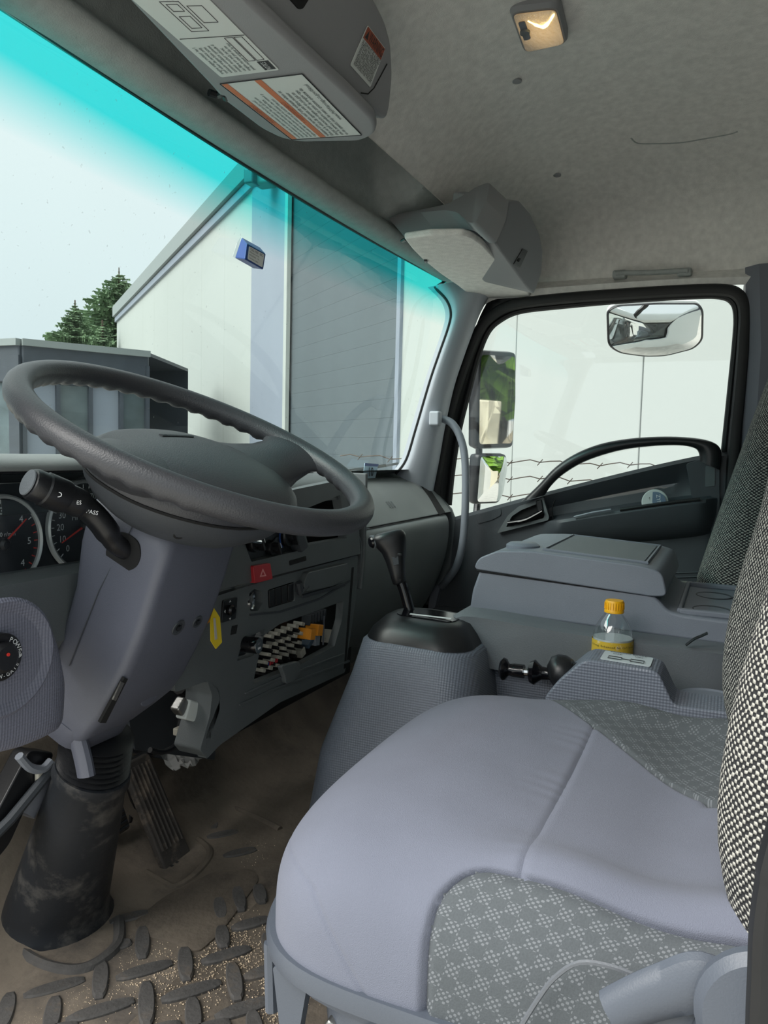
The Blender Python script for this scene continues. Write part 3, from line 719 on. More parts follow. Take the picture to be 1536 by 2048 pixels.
# instrument cluster in its recess
clu = mk('instrument_cluster', *prismg([V3((x, .84, z)) for x, z in ((.44, -.04), (1.01, -.04), (1.01, -.17), (.44, -.17))], V3((0, .01, 0))), mat('cluster face', (26, 30, 34), .35), da, smooth=False)
mk('recess_roof', *boxg((.73, .83, -.036), (.58, .10, .006)), m_blk, da)
mk('recess_side', *boxg((1.01, .80, -.10), (.01, .1, .13)), m_blk, da)
def ringg(c, r0, r1, y0=0, n=48, th=.006):
    return latheg([(r0, 0), (r0, th), (r0*.5+r1*.5, th*1.5), (r1, th), (r1, 0)], c, (0, -1, 0), n)
def gauge(cu_, cv_, r, name, marks, needle_a, lab):
    c = P(cu_, cv_, y=.838)
    f = MB(); V_, F_ = latheg([(r, 0), (r, .003), (r*1.09, .003), (r*1.09, 0)], c, (0, -1, 0), 56)
    rg_ = [[c+V3((rr_*cos(2*pi*j/56), -h_, rr_*sin(2*pi*j/56))) for j in range(56)] for rr_, h_ in ((r, 0), (r*1.0, .005), (r*1.05, .007), (r*1.09, .005), (r*1.1, 0))]
    mk('gauge_ring', *loftg(rg_, cap=False), m_steel if 0 else mat('gauge ring silver', (190, 194, 196), .3, metal=.3), clu)
    mk('dial', *latheg([(r, 0), (r, .0015), (.001, .0016)], c, (0, -1, 0), 40), mat('dial face', (34, 38, 42), .4), clu)
    for a_, t_ in marks:
        p = c+V3((r*.72*cos(a_), -.003, r*.72*sin(a_)))
        if t_: text('numeral', t_, p, (1, 0, 0), (0, 0, 1), .013, m_txtw, clu)
    for k in range(25):
        a_ = radians(225-270*k/24); d_ = V3((cos(a_), 0, sin(a_)))
        mk('tick', *tubeg([c+d_*r*.88+V3((0, -.002, 0)), c+d_*r*.97+V3((0, -.002, 0))], .0007, 4), m_redn if (lab == 'R' and k > 17) else m_txtw, clu)
    d_ = V3((cos(needle_a), 0, sin(needle_a)))
    mk('needle', *tubeg([c-d_*r*.1+V3((0, -.006, 0)), c+d_*r*.8+V3((0, -.006, 0))], [.0018, .0008], 5), m_redn, clu)
    mk('needle_cap', *latheg([(.008, 0), (.008, .006), (.005, .009), (.001, .009)], c+V3((0, -.004, 0)), (0, -1, 0), 18), m_blk, clu)
    return c
c2 = gauge(165, 1050, .060, 'speed', [(radians(225-270*k/12), str(k*10)) for k in range(0, 13)], radians(206), 'S')
text('unit', 'MPH', c2+V3((-.013, -.004, .012)), (1, 0, 0), (0, 0, 1), .011, m_txtw, clu)
c1 = gauge(0, 1088, .058, 'rev', [(radians(225-45*k), str(k)) for k in range(0, 6)]+[(radians(-42), '4')], radians(40), 'R')
text('unit', 'x1000 r/min', c1+V3((.0, -.004, .012)), (1, 0, 0), (0, 0, 1), .008, m_txtw, clu)
mk('display', *boxg(P(50, 1012, y=.836), (.075, .004, .022)), mat('display green glass', (22, 34, 30), .15), clu, bev=.002)
mk('cluster_lens', *prismg([V3((x, y, z)) for x, y, z in ((.44, .79, -.038), (1.005, .79, -.038), (1.005, .775, -.168), (.44, .775, -.168))], V3((0, .002, 0))), m_glass, clu, smooth=False)
# bezel below the gauges, knee panel
mk('cluster_lower_bezel', *loftg([[V3((x, .80, -.160)), V3((x, .772, -.158)), V3((x, .752, -.166)), V3((x, .745, -.19)), V3((x, .742, -.245)), V3((x, .76, -.262))] for x in (.44, .6, .71, .80)], closed=False), m_dash, da, ang=40)
kp = []
kb = [(-60, 1215, 1530), (0, 1216, 1530), (40, 1214, 1519), (80, 1214, 1502), (95, 1222, 1494), (108, 1242, 1487), (122, 1272, 1478), (134, 1310, 1466), (140, 1345, 1448), (141, 1385, 1420)]
for i, (u, va, vb) in enumerate(kb):
    e_ = max(0, (i-3)/6); yb = .665+.03*e_**2.5
    pa_, pb_ = P(u, va, y=.665), P(u, vb, y=.665); x = pa_.x; top_, bt = pa_.z, pb_.z; h_ = top_-bt
    kp.append([V3((x, yb+.06, top_+.004)), V3((x, yb+.014, top_)), V3((x, yb+.003, top_-.05*h_)), V3((x, yb-.006, top_-.3*h_)), V3((x, yb-.006, top_-.6*h_)), V3((x, yb-.002, bt+.12*h_)), V3((x, yb+.010, bt+.01)), V3((x, yb+.04, bt))])
x = kp[-1][0].x+.004; c_ = sum(kp[-1], V3())/8; kp.append([V3((x, p.y*.5+c_.y*.5+.04, p.z*.7+c_.z*.3)) for p in kp[-1]])
mk('knee_panel', *loftg([crv(r, 4) for r in kp], closed=False), m_knee, da, ang=60)
sc_ = P(12, 1310, y=.655)
rg_ = [[sc_+V3((a_*cos(2*pi*j/40), h_, -.004+b_*sin(2*pi*j/40))) for j in range(40)] for a_, b_, h_ in ((.064, .062, .004), (.060, .058, .0005), (.050, .048, .003), (.036, .034, .009))]
mk('switch_dish', *loftg(rg_, cap=True), m_knee, da, ang=50)
pw = mk('power_switch', *latheg([(.024, -.006), (.024, .002), (.021, .0035), (.016, .0025), (.015, .008), (.012, .010), (.001, .010)], sc_+V3((-.008, -.002, 0)), (0, -1, 0), 32), m_blk, da, ang=30)
for k, ch in enumerate('POWER'): a_ = radians(62-17*k); text('print', ch, sc_+V3((-.008+.0185*cos(a_), -.0062, .0185*sin(a_))), (sin(a_), 0, -cos(a_)), (cos(a_), 0, sin(a_)), .0072, m_txtw, pw)
for k, ch in enumerate('ON-GATE ON'): a_ = radians(-118+14*k); text('print', ch, sc_+V3((-.008+.0185*cos(a_), -.0062, .0185*sin(a_))), (-sin(a_), 0, cos(a_)), (-cos(a_), 0, -sin(a_)), .006, m_txtw, pw) if ch != ' ' else None
mk('pilot_dot', *latheg([(.0018, 0), (.0018, .001), (.0001, .001)], sc_+V3((-.008, -.0125, .004)), (0, -1, 0), 8), m_redn, pw)
# centre stack ----------------------------------------------------------
YF = .70
mk('centre_upper_body', *loftg([[V3((x, .80, -.052)), V3((x, .735, -.060)), V3((x, .715, -.072)), V3((x, YF+.004, -.10))] for x in (1.02, 1.25, 1.455, 1.47)], closed=False), m_dash, da, ang=50)
UO = [(430, 1070), (470, 1010), (560, 985), (692, 958), (718, 1045), (721, 1108), (560, 1148), (430, 1183)]
ctl = [(484, 1072), (520, 1050), (560, 1030), (598, 1040), (612, 1098), (503, 1124)]
rad = [(606, 1050), (610, 1018), (680, 990), (694, 1076), (617, 1090)]
plate('upper_fascia', UO, YF, .02, m_dash, holes=[ctl, rad], bev=.002)
mk('stack_side', *prismg([(1.485, .70, -.05), (1.485, .90, -.05), (1.485, .90, -.3), (1.485, .705, -.3), (1.485, .70, -.23)], V3((-.01, 0, 0))), m_dash, da, bev=.003)
plate('radio_recess', [(600, 1100), (600, 985), (700, 960), (712, 1090)], YF+.06, .005, m_void)
mk('recess_floor', *prismg(PP([(608, 1092), (697, 1079)], y=YF+.012)+PP([(697, 1079), (608, 1092)], y=YF+.07), V3((0, 0, -.003))), m_dashd, da, smooth=False)
plate('divider', [(588, 1062), (600, 1048), (617, 1094), (604, 1106)], YF-.008, .02, m_dashd)
plate('control_panel', ctl, YF+.016, .006, mat('heater panel', (50, 54, 58), .45))
mk('slot', *prismg(rpoly(PP([(579, 1122), (612, 1112), (613, 1121), (580, 1131)], y=YF-.001), .002), V3((0, .001, 0))), m_void, da, smooth=False)
# heater knobs, levers and printed marks
def knob(u, v, r, y=YF+.014, h=.014, m=m_blk):
    c = P(u, v, y=y); k_ = mk('knob', *latheg([(r, 0), (r, h*.5), (r*.9, h*.7), (r*.45, h*.75), (r*.4, h*1.3), (.001, h*1.35)], c, (0, -1, 0), 22), m, da, ang=30)
    mk('pointer', *boxg(c+V3((0, -h*1.2, 0)), (r*.28, h*.9, r*1.7), Matrix.Rotation(radians(-25), 3, 'Y')), m, k_, bev=.001)
    mk('pointer_line', *boxg(c+V3((r*.1, -h*1.2-h*.47, r*.4)), (.001, .0006, r*.7), Matrix.Rotation(radians(-25), 3, 'Y')), m_txtw, k_)
    return c
knob(504, 1085, .016); knob(538, 1095, .013); knob(572, 1070, .021)
mk('lever', *tubeg(PP([(497, 1080), (520, 1084)], y=YF-.006), .004, 8), m_steel, da)
for dx, dy in ((-10, -14), (0, -16), (10, -16), (19, -14)): mk('icon', *boxg(P(527+dx, 1068+dy*.0+dy, y=YF+.0155), (.004, .0006, .004)), m_txtw, da)
cb = P(572, 1070, y=YF+.013)
mk('blue_arc', *tubeg([cb+V3((.026*cos(a_), -.003, .026*sin(a_))) for a_ in [radians(120+10*k) for k in range(12)]], .0014, 5), m_blue, da)
mk('red_arc', *tubeg([cb+V3((.026*cos(a_), -.003, .026*sin(a_))) for a_ in [radians(-50+10*k) for k in range(5)]], .0014, 5), m_redn, da)
mk('blank_button', *latheg([(.013, 0), (.013, .002), (.011, .003), (.001, .003)], P(553, 1088, y=YF+.015), (0, -1, 0), 22), m_dashd, da)
# hazard switch
hz = mk('hazard_switch', *prismg(rpoly(PP([(507, 1132), (541, 1126), (546, 1158), (510, 1167)], y=YF-.006), .003), V3((0, .01, 0))), m_red, da, bev=.0012)
ht = PP([(526, 1137), (533, 1152), (520, 1154)], y=YF-.0065)
hc_ = sum(ht, V3((0, 0, 0)))/3
mk('triangle_mark', *prismg(ht, V3((0, .0006, 0)), [[hc_.lerp(p, .55) for p in ht]]), mat('pink print', (226, 150, 150), .5), hz, smooth=False)
# lower panel with holes
LO = [(395, 1205), (440, 1190), (560, 1152), (716, 1110), (712, 1200), (698, 1290), (690, 1345), (560, 1405), (440, 1490), (412, 1520), (412, 1470), (440, 1400), (436, 1380), (414, 1362), (350, 1385), (350, 1300)]
fz = [(526, 1272), (560, 1248), (687, 1202), (684, 1240), (669, 1292), (600, 1330), (506, 1368)]
sw4 = [(536, 1180), (588, 1163), (590, 1201), (537, 1217)]
cupc = [(509, 1178), (524, 1182), (526, 1205), (516, 1222), (501, 1222), (496, 1205), (499, 1186)]
usb = [(480, 1300), (490, 1278), (530, 1258), (524, 1292), (505, 1312), (474, 1322)]
mirs = [(448, 1200), (475, 1194), (471, 1238), (444, 1245)]
plate('lower_panel', LO, YF+.006, .016, m_dash, holes=[fz, sw4, cupc, usb, mirs], r=.006, bev=.002)
plate('panel_groove', [(500, 1228), (560, 1222), (640, 1196), (700, 1160), (701, 1163), (640, 1200), (560, 1226), (500, 1232)], YF+.0045, .002, m_dashd, r=.001, bev=0)
plate('recess_back', [(440, 1190), (716, 1110), (700, 1345), (450, 1480)], YF+.09, .01, m_void)
plate('side_slit', [(704, 1135), (708, 1134), (692, 1335), (688, 1338)], YF+.0052, .001, m_void, r=.001, bev=0)
for pts in ([(480, 1408), (560, 1372), (700, 1320), (700, 1324), (560, 1376), (481, 1412)], [(492, 1385), (560, 1354), (690, 1306), (690, 1309), (560, 1358), (492, 1389)]):
    plate('moulded_ridge', pts, YF+.003, .004, m_dash, r=.001, bev=.0005)
# fallen cover flap in the middle of the fuse opening
mk('latch_tongue', *prismg(rpoly(PP([(562, 1332), (600, 1322), (602, 1345), (590, 1362), (572, 1369), (570, 1350)], y=YF-.004), .008), V3((0, .01, 0))), m_dash, da, bev=.003)
# switch bank of four blanks
for k in range(4):
    u0 = 539+k*12.4; v0 = 1181-k*3.9
    mk('blank_switch', *prismg(rpoly(PP([(u0, v0), (u0+10.6, v0-3.3), (u0+11.6, v0+31), (u0+1, v0+34)], y=YF+.004), .001), V3((0, .01, 0))), m_blk, da, bev=.0008)
mk('power_socket', *latheg([(.012, .0), (.014, .002), (.014, -.03), (.012, -.03), (.0118, -.001)], P(503, 1202, y=YF+.008), V3((.3, -1, 0)), 24), m_steel, da)
mk('socket_well', *latheg([(.022, 0), (.022, -.03), (.001, -.03)], P(510, 1202, y=YF+.02), V3((0, -1, 0)), 24), m_dashd, da)
# mirror adjuster
ma = mk('mirror_adjuster', *prismg(rpoly(PP([(447, 1201), (476, 1194), (472, 1238), (444, 1246)], y=YF+.003), .003), V3((0, .01, 0))), m_blk, da, bev=.001)
mac = P(460, 1220, y=YF+.001)
mk('adjuster_knob', *latheg([(.0085, 0), (.0085, .004), (.006, .007), (.001, .007)], mac, (0, -1, 0), 20), m_blkg, ma)
for a_ in (0, 90, 180, 270):
    d_ = V3((cos(radians(a_)), 0, sin(radians(a_)))); e_ = V3((d_.z, 0, -d_.x)); q = mac+d_*.0125+V3((0, -.0005, 0))
    mk('arrow', *prismg([q+d_*.003, q+e_*.0025, q-e_*.0025], V3((0, .0005, 0))), m_txtw, ma, smooth=False)
for k in range(6): mk('louvre', *prismg(PP([(464.5+k*2, 1252-k*.5), (465.5+k*2, 1252-k*.5), (462.5+k*2, 1270-k*.5), (461.5+k*2, 1270-k*.5)], y=YF+.0052), V3((0, .0006, 0))), m_void, da, smooth=False)
# USB charger standing in its well
uc = thing('usb_charger', 'round black USB charger plugged in left of the open fuse box', 'charger', P(480, 1288, y=YF+.02))
ub = P(497, 1289, y=YF+.0); ua = V3((.10, -.99, 0)).normalized()
mk('body', *latheg([(.013, -.03), (.0135, 0), (.0135, .016), (.0122, .019), (.001, .019)], ub, ua, 24), m_blkg, uc, ang=30)
mk('port_ring', *latheg([(.0125, .0185), (.0125, .0197), (.0115, .0197)], ub, ua, 24), m_steel, uc)
ux = V3((0, 0, 1)).cross(ua).normalized()
for dz in (-.004, .004): mk('usb_port', *boxg(ub+ua*.0195+V3((0, 0, dz)), (.0085, .001, .0032), Matrix((ux, -ua, V3((0, 0, 1)))).transposed()), m_txtw if dz < 0 else m_plast, uc)
plate('usb_well_back', [(465, 1330), (480, 1270), (540, 1250), (535, 1310)], YF+.045, .004, m_dashd)
# cup holder flap (folded) right of the switches
mk('cup_flap', *prismg(rpoly(PP([(617, 1145), (697, 1126), (690, 1160), (668, 1172), (612, 1184), (608, 1168)], y=YF-.006), .006), V3((0, .014, 0))), m_dash, da, bev=.004)
mk('flap_hinge', *tubeg(PP([(597, 1165), (600, 1184), (612, 1172)], y=YF), .007, 8), m_dashd, da)
plate('flap_tray', [(606, 1190), (690, 1166), (692, 1172), (606, 1197)], YF+.002, .004, m_dashd, bev=.001)
# fuse box: rows of plugs, relays, connectors
fb = thing('fuse_box', 'open fuse box with ivory plugs and orange relays in the dash', 'fuse box', P(600, 1290, y=YF+.07))
plate('housing', [(515, 1260), (690, 1195), (690, 1300), (500, 1375)], YF+.06, .02, m_blk, par=fb)
rnd = random.Random(11)
def fblock(name, u, v, w, h, m, y=YF+.03, d=.02, rot=-20):
    c = P(u, v, y=y); s_ = c.dot(FWD)/FPX
    return mk(name, *boxg(c, (w*s_/.78, d, h*s_), Matrix.Rotation(radians(-rot), 3, 'Y')), m, fb, bev=.001)
rows = [((536, 1272), (598, 1247), 6), ((531, 1292), (596, 1266), 6), ((530, 1308), (592, 1284), 5), ((524, 1324), (580, 1303), 5), ((519, 1340), (548, 1330), 3)]
for (u0, v0), (u1, v1), n_ in rows:
    for k in range(n_):
        t = k/(n_-1)
        fblock('fuse_plug', u0+(u1-u0)*t, v0+(v1-v0)*t, 9.5, 7, m_fuse)
        fblock('fuse_cavity', u0+(u1-u0)*t+3, v0+(v1-v0)*t+8, 8, 6, m_void, y=YF+.034, rot=-35)
for k in range(5): fblock('blade_fuse', 534+k*4.4, 1328-k*1.8, 3, 8, m_red if k else m_blue, y=YF+.028, d=.008)
fblock('relay', 613, 1267, 15, 22, m_relay, y=YF+.018, d=.03, rot=-12); fblock('relay', 628, 1259, 16, 22, m_relay, y=YF+.026, d=.03, rot=-12)
fblock('relay', 627, 1280, 14, 20, m_plastL, y=YF+.03, d=.02, rot=-8); fblock('connector', 614, 1284, 20, 10, mat('blue grey connector', (70, 88, 104), .5), y=YF+.034, rot=30)
fblock('connector', 657, 1272, 16, 26, m_fuse, y=YF+.034, d=.02, rot=-12); fblock('connector', 598, 1304, 14, 16, m_fuse, y=YF+.036, rot=20)
for k in range(6): fblock('loom_clip', 613+k*6, 1240-k*2.6, 4, 20, m_dashd, y=YF+.04, rot=-10)
mk('bracket', *tubeg(PP([(648, 1232), (646, 1290)], y=YF+.03), .002, 6), m_plast, fb)
# space under the column: opening, connector, cable
plate('kick_panel_back', [(250, 1400), (440, 1360), (430, 1520), (270, 1500)], .86, .01, m_dashd)
mk('kick_bracket', *prismg(rpoly(PP([(414, 1362), (432, 1366), (440, 1385), (440, 1420), (420, 1480), (412, 1515), (400, 1500), (420, 1430), (424, 1390)], y=YF+.006), .004), V3((0, .05, 0))), m_dash, da, bev=.003)
mk('wiring_loom', *tubeg(crv(PP([(360, 1375), (390, 1400), (405, 1430), (398, 1470), (390, 1500)], y=.78), 5), .012, 8), m_void, da)
mk('wiring_loom', *tubeg(crv(PP([(420, 1370), (405, 1400), (415, 1440)], y=.77), 5), .007, 8), m_alu, da)
cn = thing('wire_connector', 'white plug with foil hanging under the dash above the pedal', 'connector', P(375, 1420, y=.74))
mk('plug_body', *boxg(P(376, 1420, y=.74), (.028, .02, .03), Matrix.Rotation(radians(25), 3, 'Y')), m_white, cn, bev=.003)
mk('foil_wrap', *boxg(P(360, 1412, y=.742), (.02, .018, .024), Matrix.Rotation(radians(50), 3, 'Y')), m_alu, cn, bev=.004)
mk('cable', *tubeg(crv(PP([(366, 1430), (358, 1450), (360, 1470), (350, 1492), (325, 1504), (300, 1500)], y=.78), 6), .0045, 8), m_blk, cn)
mk('cable_clip', *boxg(P(356, 1462, y=.775), (.014, .01, .012)), m_fuse, cn, bev=.002)
# passenger side of the dash
PG = [(.90, -.085), (.86, -.075), (.82, -.080), (.77, -.118), (.728, -.166), (.724, -.172)]
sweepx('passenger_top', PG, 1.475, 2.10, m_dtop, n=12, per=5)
PL = [(.728, -.176), (.712, -.185), (.706, -.215), (.712, -.28), (.735, -.36), (.78, -.45), (.86, -.55)]
rr_ = []
for i in range(19):
    x = 1.47+(2.115-1.47)*i/18; e = max(0, (x-2.0)/.115); pr_ = crv([V3((x, y+.05*e**3, z)) for y, z in PL], 5); rr_.append(pr_)
mk('passenger_lower', *loftg(rr_, closed=False), m_dash2, da, ang=60)
mk('dash_end_cap', *prismg([(2.10, .90, -.09), (2.10, .86, -.077), (2.10, .80, -.09), (2.10, .725, -.165), (2.10, .71, -.2), (2.10, .72, -.33), (2.10, .80, -.5), (2.10, .9, -.5)], V3((.02, 0, 0))), m_dash, da, bev=.006)
vpn = V3((0, -.048, .042)).normalized(); mk('side_vent', *prismg(rpoly(PP([(842, 967), (853, 967), (891, 1025), (879, 1029)], pl=(V3((0, .77, -.118))+vpn*.0015, vpn)), .004), vpn*-.004), m_void, da, smooth=False)
for k in range(3): mk('embossed_mark', *boxg((1.72+.014*k, .755, -.133), (.006, .018, .002), Matrix.Rotation(radians(45), 3, 'X')), m_dash, da)
mk('seam_line', *tubeg([V3((1.475, .7262, -.1735)), V3((2.10, .7262, -.1735))], .0015, 5), m_void, da)
# ------------------------------------------------------------------ driver's seat
ds = thing('driver_seat', 'lavender grey driver seat with checked bolsters and tweed backrest', 'seat', (.78, .15, -.735))
SX, SWD = .785, .262; ZB, ZT = -.432, -.312
# arc-length table of the superellipse |u|^4.76+h^4 = 1 (u across, h up)
_pp = [(k/600*.92, (1-(k/600*.92)**4.76)**.25) for k in range(601)]; _h0 = _pp[-1][1]
_pp += [((1-(_h0*(1-k/200))**4)**(1/4.76), _h0*(1-k/200)) for k in range(1, 201)]
_al = [0]
for _a, _b in zip(_pp[:-1], _pp[1:]): _al.append(_al[-1]+sqrt(((_b[0]-_a[0])*SWD)**2+((_b[1]-_a[1])*.12)**2))
HALF = _al[-1]
import bisect
def uh(t):
    """t 0..1 outboard hem -> inboard hem"""
    d = abs(t-.5)*2*HALF; i = min(len(_al)-2, max(0, bisect.bisect_right(_al, d)-1)); f = (d-_al[i])/(_al[i+1]-_al[i])
    u = _pp[i][0]+(_pp[i+1][0]-_pp[i][0])*f; h = _pp[i][1]+(_pp[i+1][1]-_pp[i][1])*f
    return (-u if t < .5 else u), max(0, h)
def sect(y, t):
    s0 = max(0, (y-.15)/(.385-.15)); s0 = min(.9999, s0)
    wf = (1-s0**5.5)**(1/2.8); s1 = min(.9999, max(0, (y-.20)/(.385-.20))); hf = (1-s1**3.2)**(1/2.4)
    u, pz = uh(t)
    back = min(1, max(0, (.24-y)/.16)); back = back*back*(3-2*back)
    top = (ZT-ZB)-.004*(1-back)
    bol = back*(.022*exp(-((abs(u)-.83)/.13)**2))-back*.012*(1-min(1, abs(u)/.7)**2)
    crown = (1-back)*.010*(1-u*u)
    dip = -.012*exp(-((y-.03)/.05)**2)
    x = SX+SWD*wf*u*(1-.02*back)+.006*back*(-1 if u < 0 else 1)*pz
    z = ZB+(top+bol*pz+crown*pz+dip*pz)*pz*hf
    return V3((x, y, z))
def smax(a, b, r=.035):
    a2, b2 = max(a+r, 0), max(b+r, 0)
    return sqrt(a2*a2+b2*b2)-r if (a > -r and b > -r) else max(a, b)
def sd_bol(y, t):
    """signed distance (metres) to the bolster seam; negative inside the checked cloth"""
    T_ = 2*HALF
    if t < .5:
        q = t*T_; ku = -.87-.04*min(1, max(0, (.17-y)/.17))
        return smax(q-(.5*T_-(-ku)*SWD), y-(.190-.10*max(0, q-.06)))
    u, h = uh(t); q = (1-t)*T_
    # inboard seam runs diagonally from the front inboard corner towards the middle of the back edge
    xs_ = .5*T_-.50*SWD-.0 if 0 else None
    kd = max(0, min(1, (.215-y)/.215)); us = .93-.93*kd**.8
    return smax((q-(.5*T_-us*SWD))*.8, y-(.225+.0*q), .02)
def sd_cross(y, t): return y-.128
def sd_front(y, t):
    q = t*2*HALF
    return (y-(.322-.75*max(0, .11-q)+1.1*max(0, q-.075)))
NT, NY = 260, 190
ys = [-.06+(.4450)*(1-(1-j/NY)**1.9) for j in range(NY+1)]
ys = [-.06+.4448*(sin(pi/2*j/NY)*.55+.45*j/NY) for j in range(NY+1)]
ts = [i/NT for i in range(NT+1)]
pt = [[[ys[j], ts[i]] for i in range(NT+1)] for j in range(NY+1)]
def snap(fn, lim):
    for j in range(1, NY):
        for i in range(1, NT):
            y, t = pt[j][i]; d = fn(y, t)
            if abs(d) < lim:
                e = 1e-4; gy = (fn(y+e, t)-d)/e; gt = (fn(y, t+e)-d)/e
                sy = 1.0; g2 = gy*gy+gt*gt*2.6 if 0 else gy*gy+gt*gt/(4*HALF*HALF)
                if g2 < 1e-9: continue
                st_y = d*gy/g2; st_t = d*gt/(4*HALF*HALF)/g2
                dy = (ys[min(j+1, NY)]-ys[j-1])/2
                if abs(st_y) < .52*dy and abs(st_t) < .52/NT: pt[j][i] = [y-st_y, t-st_t]
snap(sd_bol, .004)
def surf(y, t):
    p = sect(y, t); g_ = .0
    for fn, dep, msk in ((sd_bol, .0065, True), (sd_cross, .003, sd_bol(y, t) > 0), (sd_front, .0022, t*2*HALF < .135 and sd_bol(y, t) > 0)):
        if msk: g_ += dep*exp(-(fn(y, t)/.0028)**2)
    # soft sewing puckers
    if sd_bol(y, t) > 0 and y > .128: g_ += .0005*sin(t*150+y*20+3*sin(t*31))*exp(-((y-.128)/.03)**2)
    ctr = V3((SX, min(y, .3), ZB-.02)); d_ = (ctr-p); d_.y *= .3
    return p+d_.normalized()*g_
Vs = [surf(*pt[j][i]) for j in range(NY+1) for i in range(NT+1)]
FC, FP = [], []
for j in range(NY):
    for i in range(NT):
        f = (j*(NT+1)+i, j*(NT+1)+i+1, (j+1)*(NT+1)+i+1, (j+1)*(NT+1)+i)
        cy = sum(pt[a][b][0] for a, b in ((j, i), (j, i+1), (j+1, i+1), (j+1, i)))/4; ct = sum(pt[a][b][1] for a, b in ((j, i), (j, i+1), (j+1, i+1), (j+1, i)))/4
        (FP if sd_bol(cy, ct) < 0 else FC).append((f, ct, cy))
def sub(name, fl, m):
    ids = {}; V = []; F = []
    for f in fl:
        g_ = []
        for a in f:
            if a not in ids: ids[a] = len(V); V.append(Vs[a])
            g_.append(ids[a])
        F.append(tuple(g_))
    return mk(name, V, F, m, ds, ang=80)
sub('front_cushion', [f for f, t, y in FC if y >= .128], m_seat)
sub('centre_cushion', [f for f, t, y in FC if y < .128], m_seat)
sub('side_bolster', [f for f, t, y in FP if t < .5], m_chk)
sub('side_bolster', [f for f, t, y in FP if t > .5], m_chk2)
# piping on the flank of the outboard bolster
pp_ = crv(PP([(1045, 2048), (1075, 2000), (1110, 1955), (1160, 1925), (1230, 1935), (1300, 1965), (1340, 1985)], x=.514), 4)
mk('piping', *tubeg(pp_, .0018, 6), m_vinyl, ds)
# pan under the cushion
def panring(k, z, y1=.385, n=30):
    ys2 = [-.08+(y1+.08)*(1-(1-i/n)**2.2) for i in range(n+1)]
    def wfy(y):
        s0 = min(1, max(0, (y-.15)/(y1-.15))); return (1-s0**5.5)**(1/2.8) if s0 < 1 else 0
    L_ = [V3((SX-SWD*k*wfy(y), y, z)) for y in ys2]; return L_+[V3((2*SX-p.x, p.y, p.z)) for p in reversed(L_[:-1])]
mk('seat_pan', *loftg([panring(.99, ZB+.003, .386), panring(1.012, ZB+.003, .391), panring(1.018, ZB-.004, .394), panring(1.015, ZB-.014, .392), panring(.985, ZB-.018, .378), panring(.98, ZB-.026, .376)]), m_seatpl, ds, ang=50)
mk('pan_skirt', *loftg([panring(.985, ZB-.018, .33), panring(.98, ZB-.09, .32)]), m_seatpl, ds, ang=50)
mk('skirt_arm', *tubeg([(.56, .35, -.44), (.556, .345, -.50)], .006, 8), m_seatpl, ds)
mk('skirt_bracket', *prismg(rpoly([V3((.540, .335, -.445)), V3((.540, .30, -.447)), V3((.540, .31, -.51)), V3((.540, .327, -.50))], .004), V3((.01, 0, 0))), m_seatpl, ds)
mk('slide_lever', *boxg((.555, .285, -.505), (.035, .022, .06), Matrix.Rotation(radians(30), 3, 'X')), m_alu, ds, bev=.003)
mk('slide_lever', *boxg((.555, .310, -.530), (.05, .06, .008)), m_alu, ds, bev=.002)
for y_ in (.235, .19): mk('pan_bolt', *latheg([(.0085, 0), (.0085, .003), (.006, .006), (.001, .006)], (.528, y_, -.466-.004*(y_ < .2)), (-1, 0, 0), 6 if y_ < .2 else 18), m_seatpl, ds)
mk('slide_rail', *boxg((.545, .12, -.54), (.03, .46, .03)), m_alu, ds, bev=.003)
mk('slide_rail', *boxg((1.02, .12, -.54), (.03, .46, .03)), m_alu, ds, bev=.003)
mk('riser', *loftg([panring(.9, -.56, .20), panring(.88, -.735, .20)]), m_dashd, ds, ang=50)
# backrest
def backring(h):
    z = -.41+h*.80; lean = -.058-.065*h*h-.012*h+.022*sin(min(1, h/.45)*pi)
    wz = 1-.10*h**3; out = []; N = 56
    pinch = .012*exp(-((h-.0)/.06)**2)
    for i in range(N):
        a = 2*pi*i/N; c, s = cos(a), sin(a)
        x = SX+.252*wz*(abs(c)**.55)*(1 if c > 0 else -1); u = (x-SX)/(.252*wz)
        th = .055*(abs(s)**.6)*(1 if s > 0 else -1)
        y = lean-.045+th
        if s > 0:
            y += (.040*exp(-((abs(u)-.82)/.2)**2)-.006*(1-u*u))*min(1, .3+h*4)*(1-.5*max(0, h-.55))
            y -= pinch
        out.append(V3((x, y, z)))
    return out
hs_ = [0, .015, .04, .08, .14, .2, .28, .36, .45, .55, .65, .75, .84, .9, .94, .965, .975]
rg_ = []
for h in hs_:
    r = backring(h); sh = 1-.30*max(0, (h-.9)/.075)**2-(.06 if h < .01 else 0)
    cc = sum(r, V3((0, 0, 0)))/len(r); rg_.append([V3((cc.x+(p.x-cc.x)*sh, cc.y+(p.y-cc.y)*sh, p.z)) for p in r])
mk('backrest', *loftg(rg_), m_tweed, ds, ang=80, sub=1)
mk('backrest_shell', *loftg([[V3((SX+(p.x-SX)*1.02, min(p.y, p.y*.4-.055)-.012, p.z+.02)) for p in r] for r in rg_[1:]]), m_seatpl, ds, ang=80)
mk('side_piping', *tubeg([min(r, key=lambda p: p.x)+V3((.006, .02, 0)) for r in rg_[1:-3]], .003, 6), m_vinyl, ds)
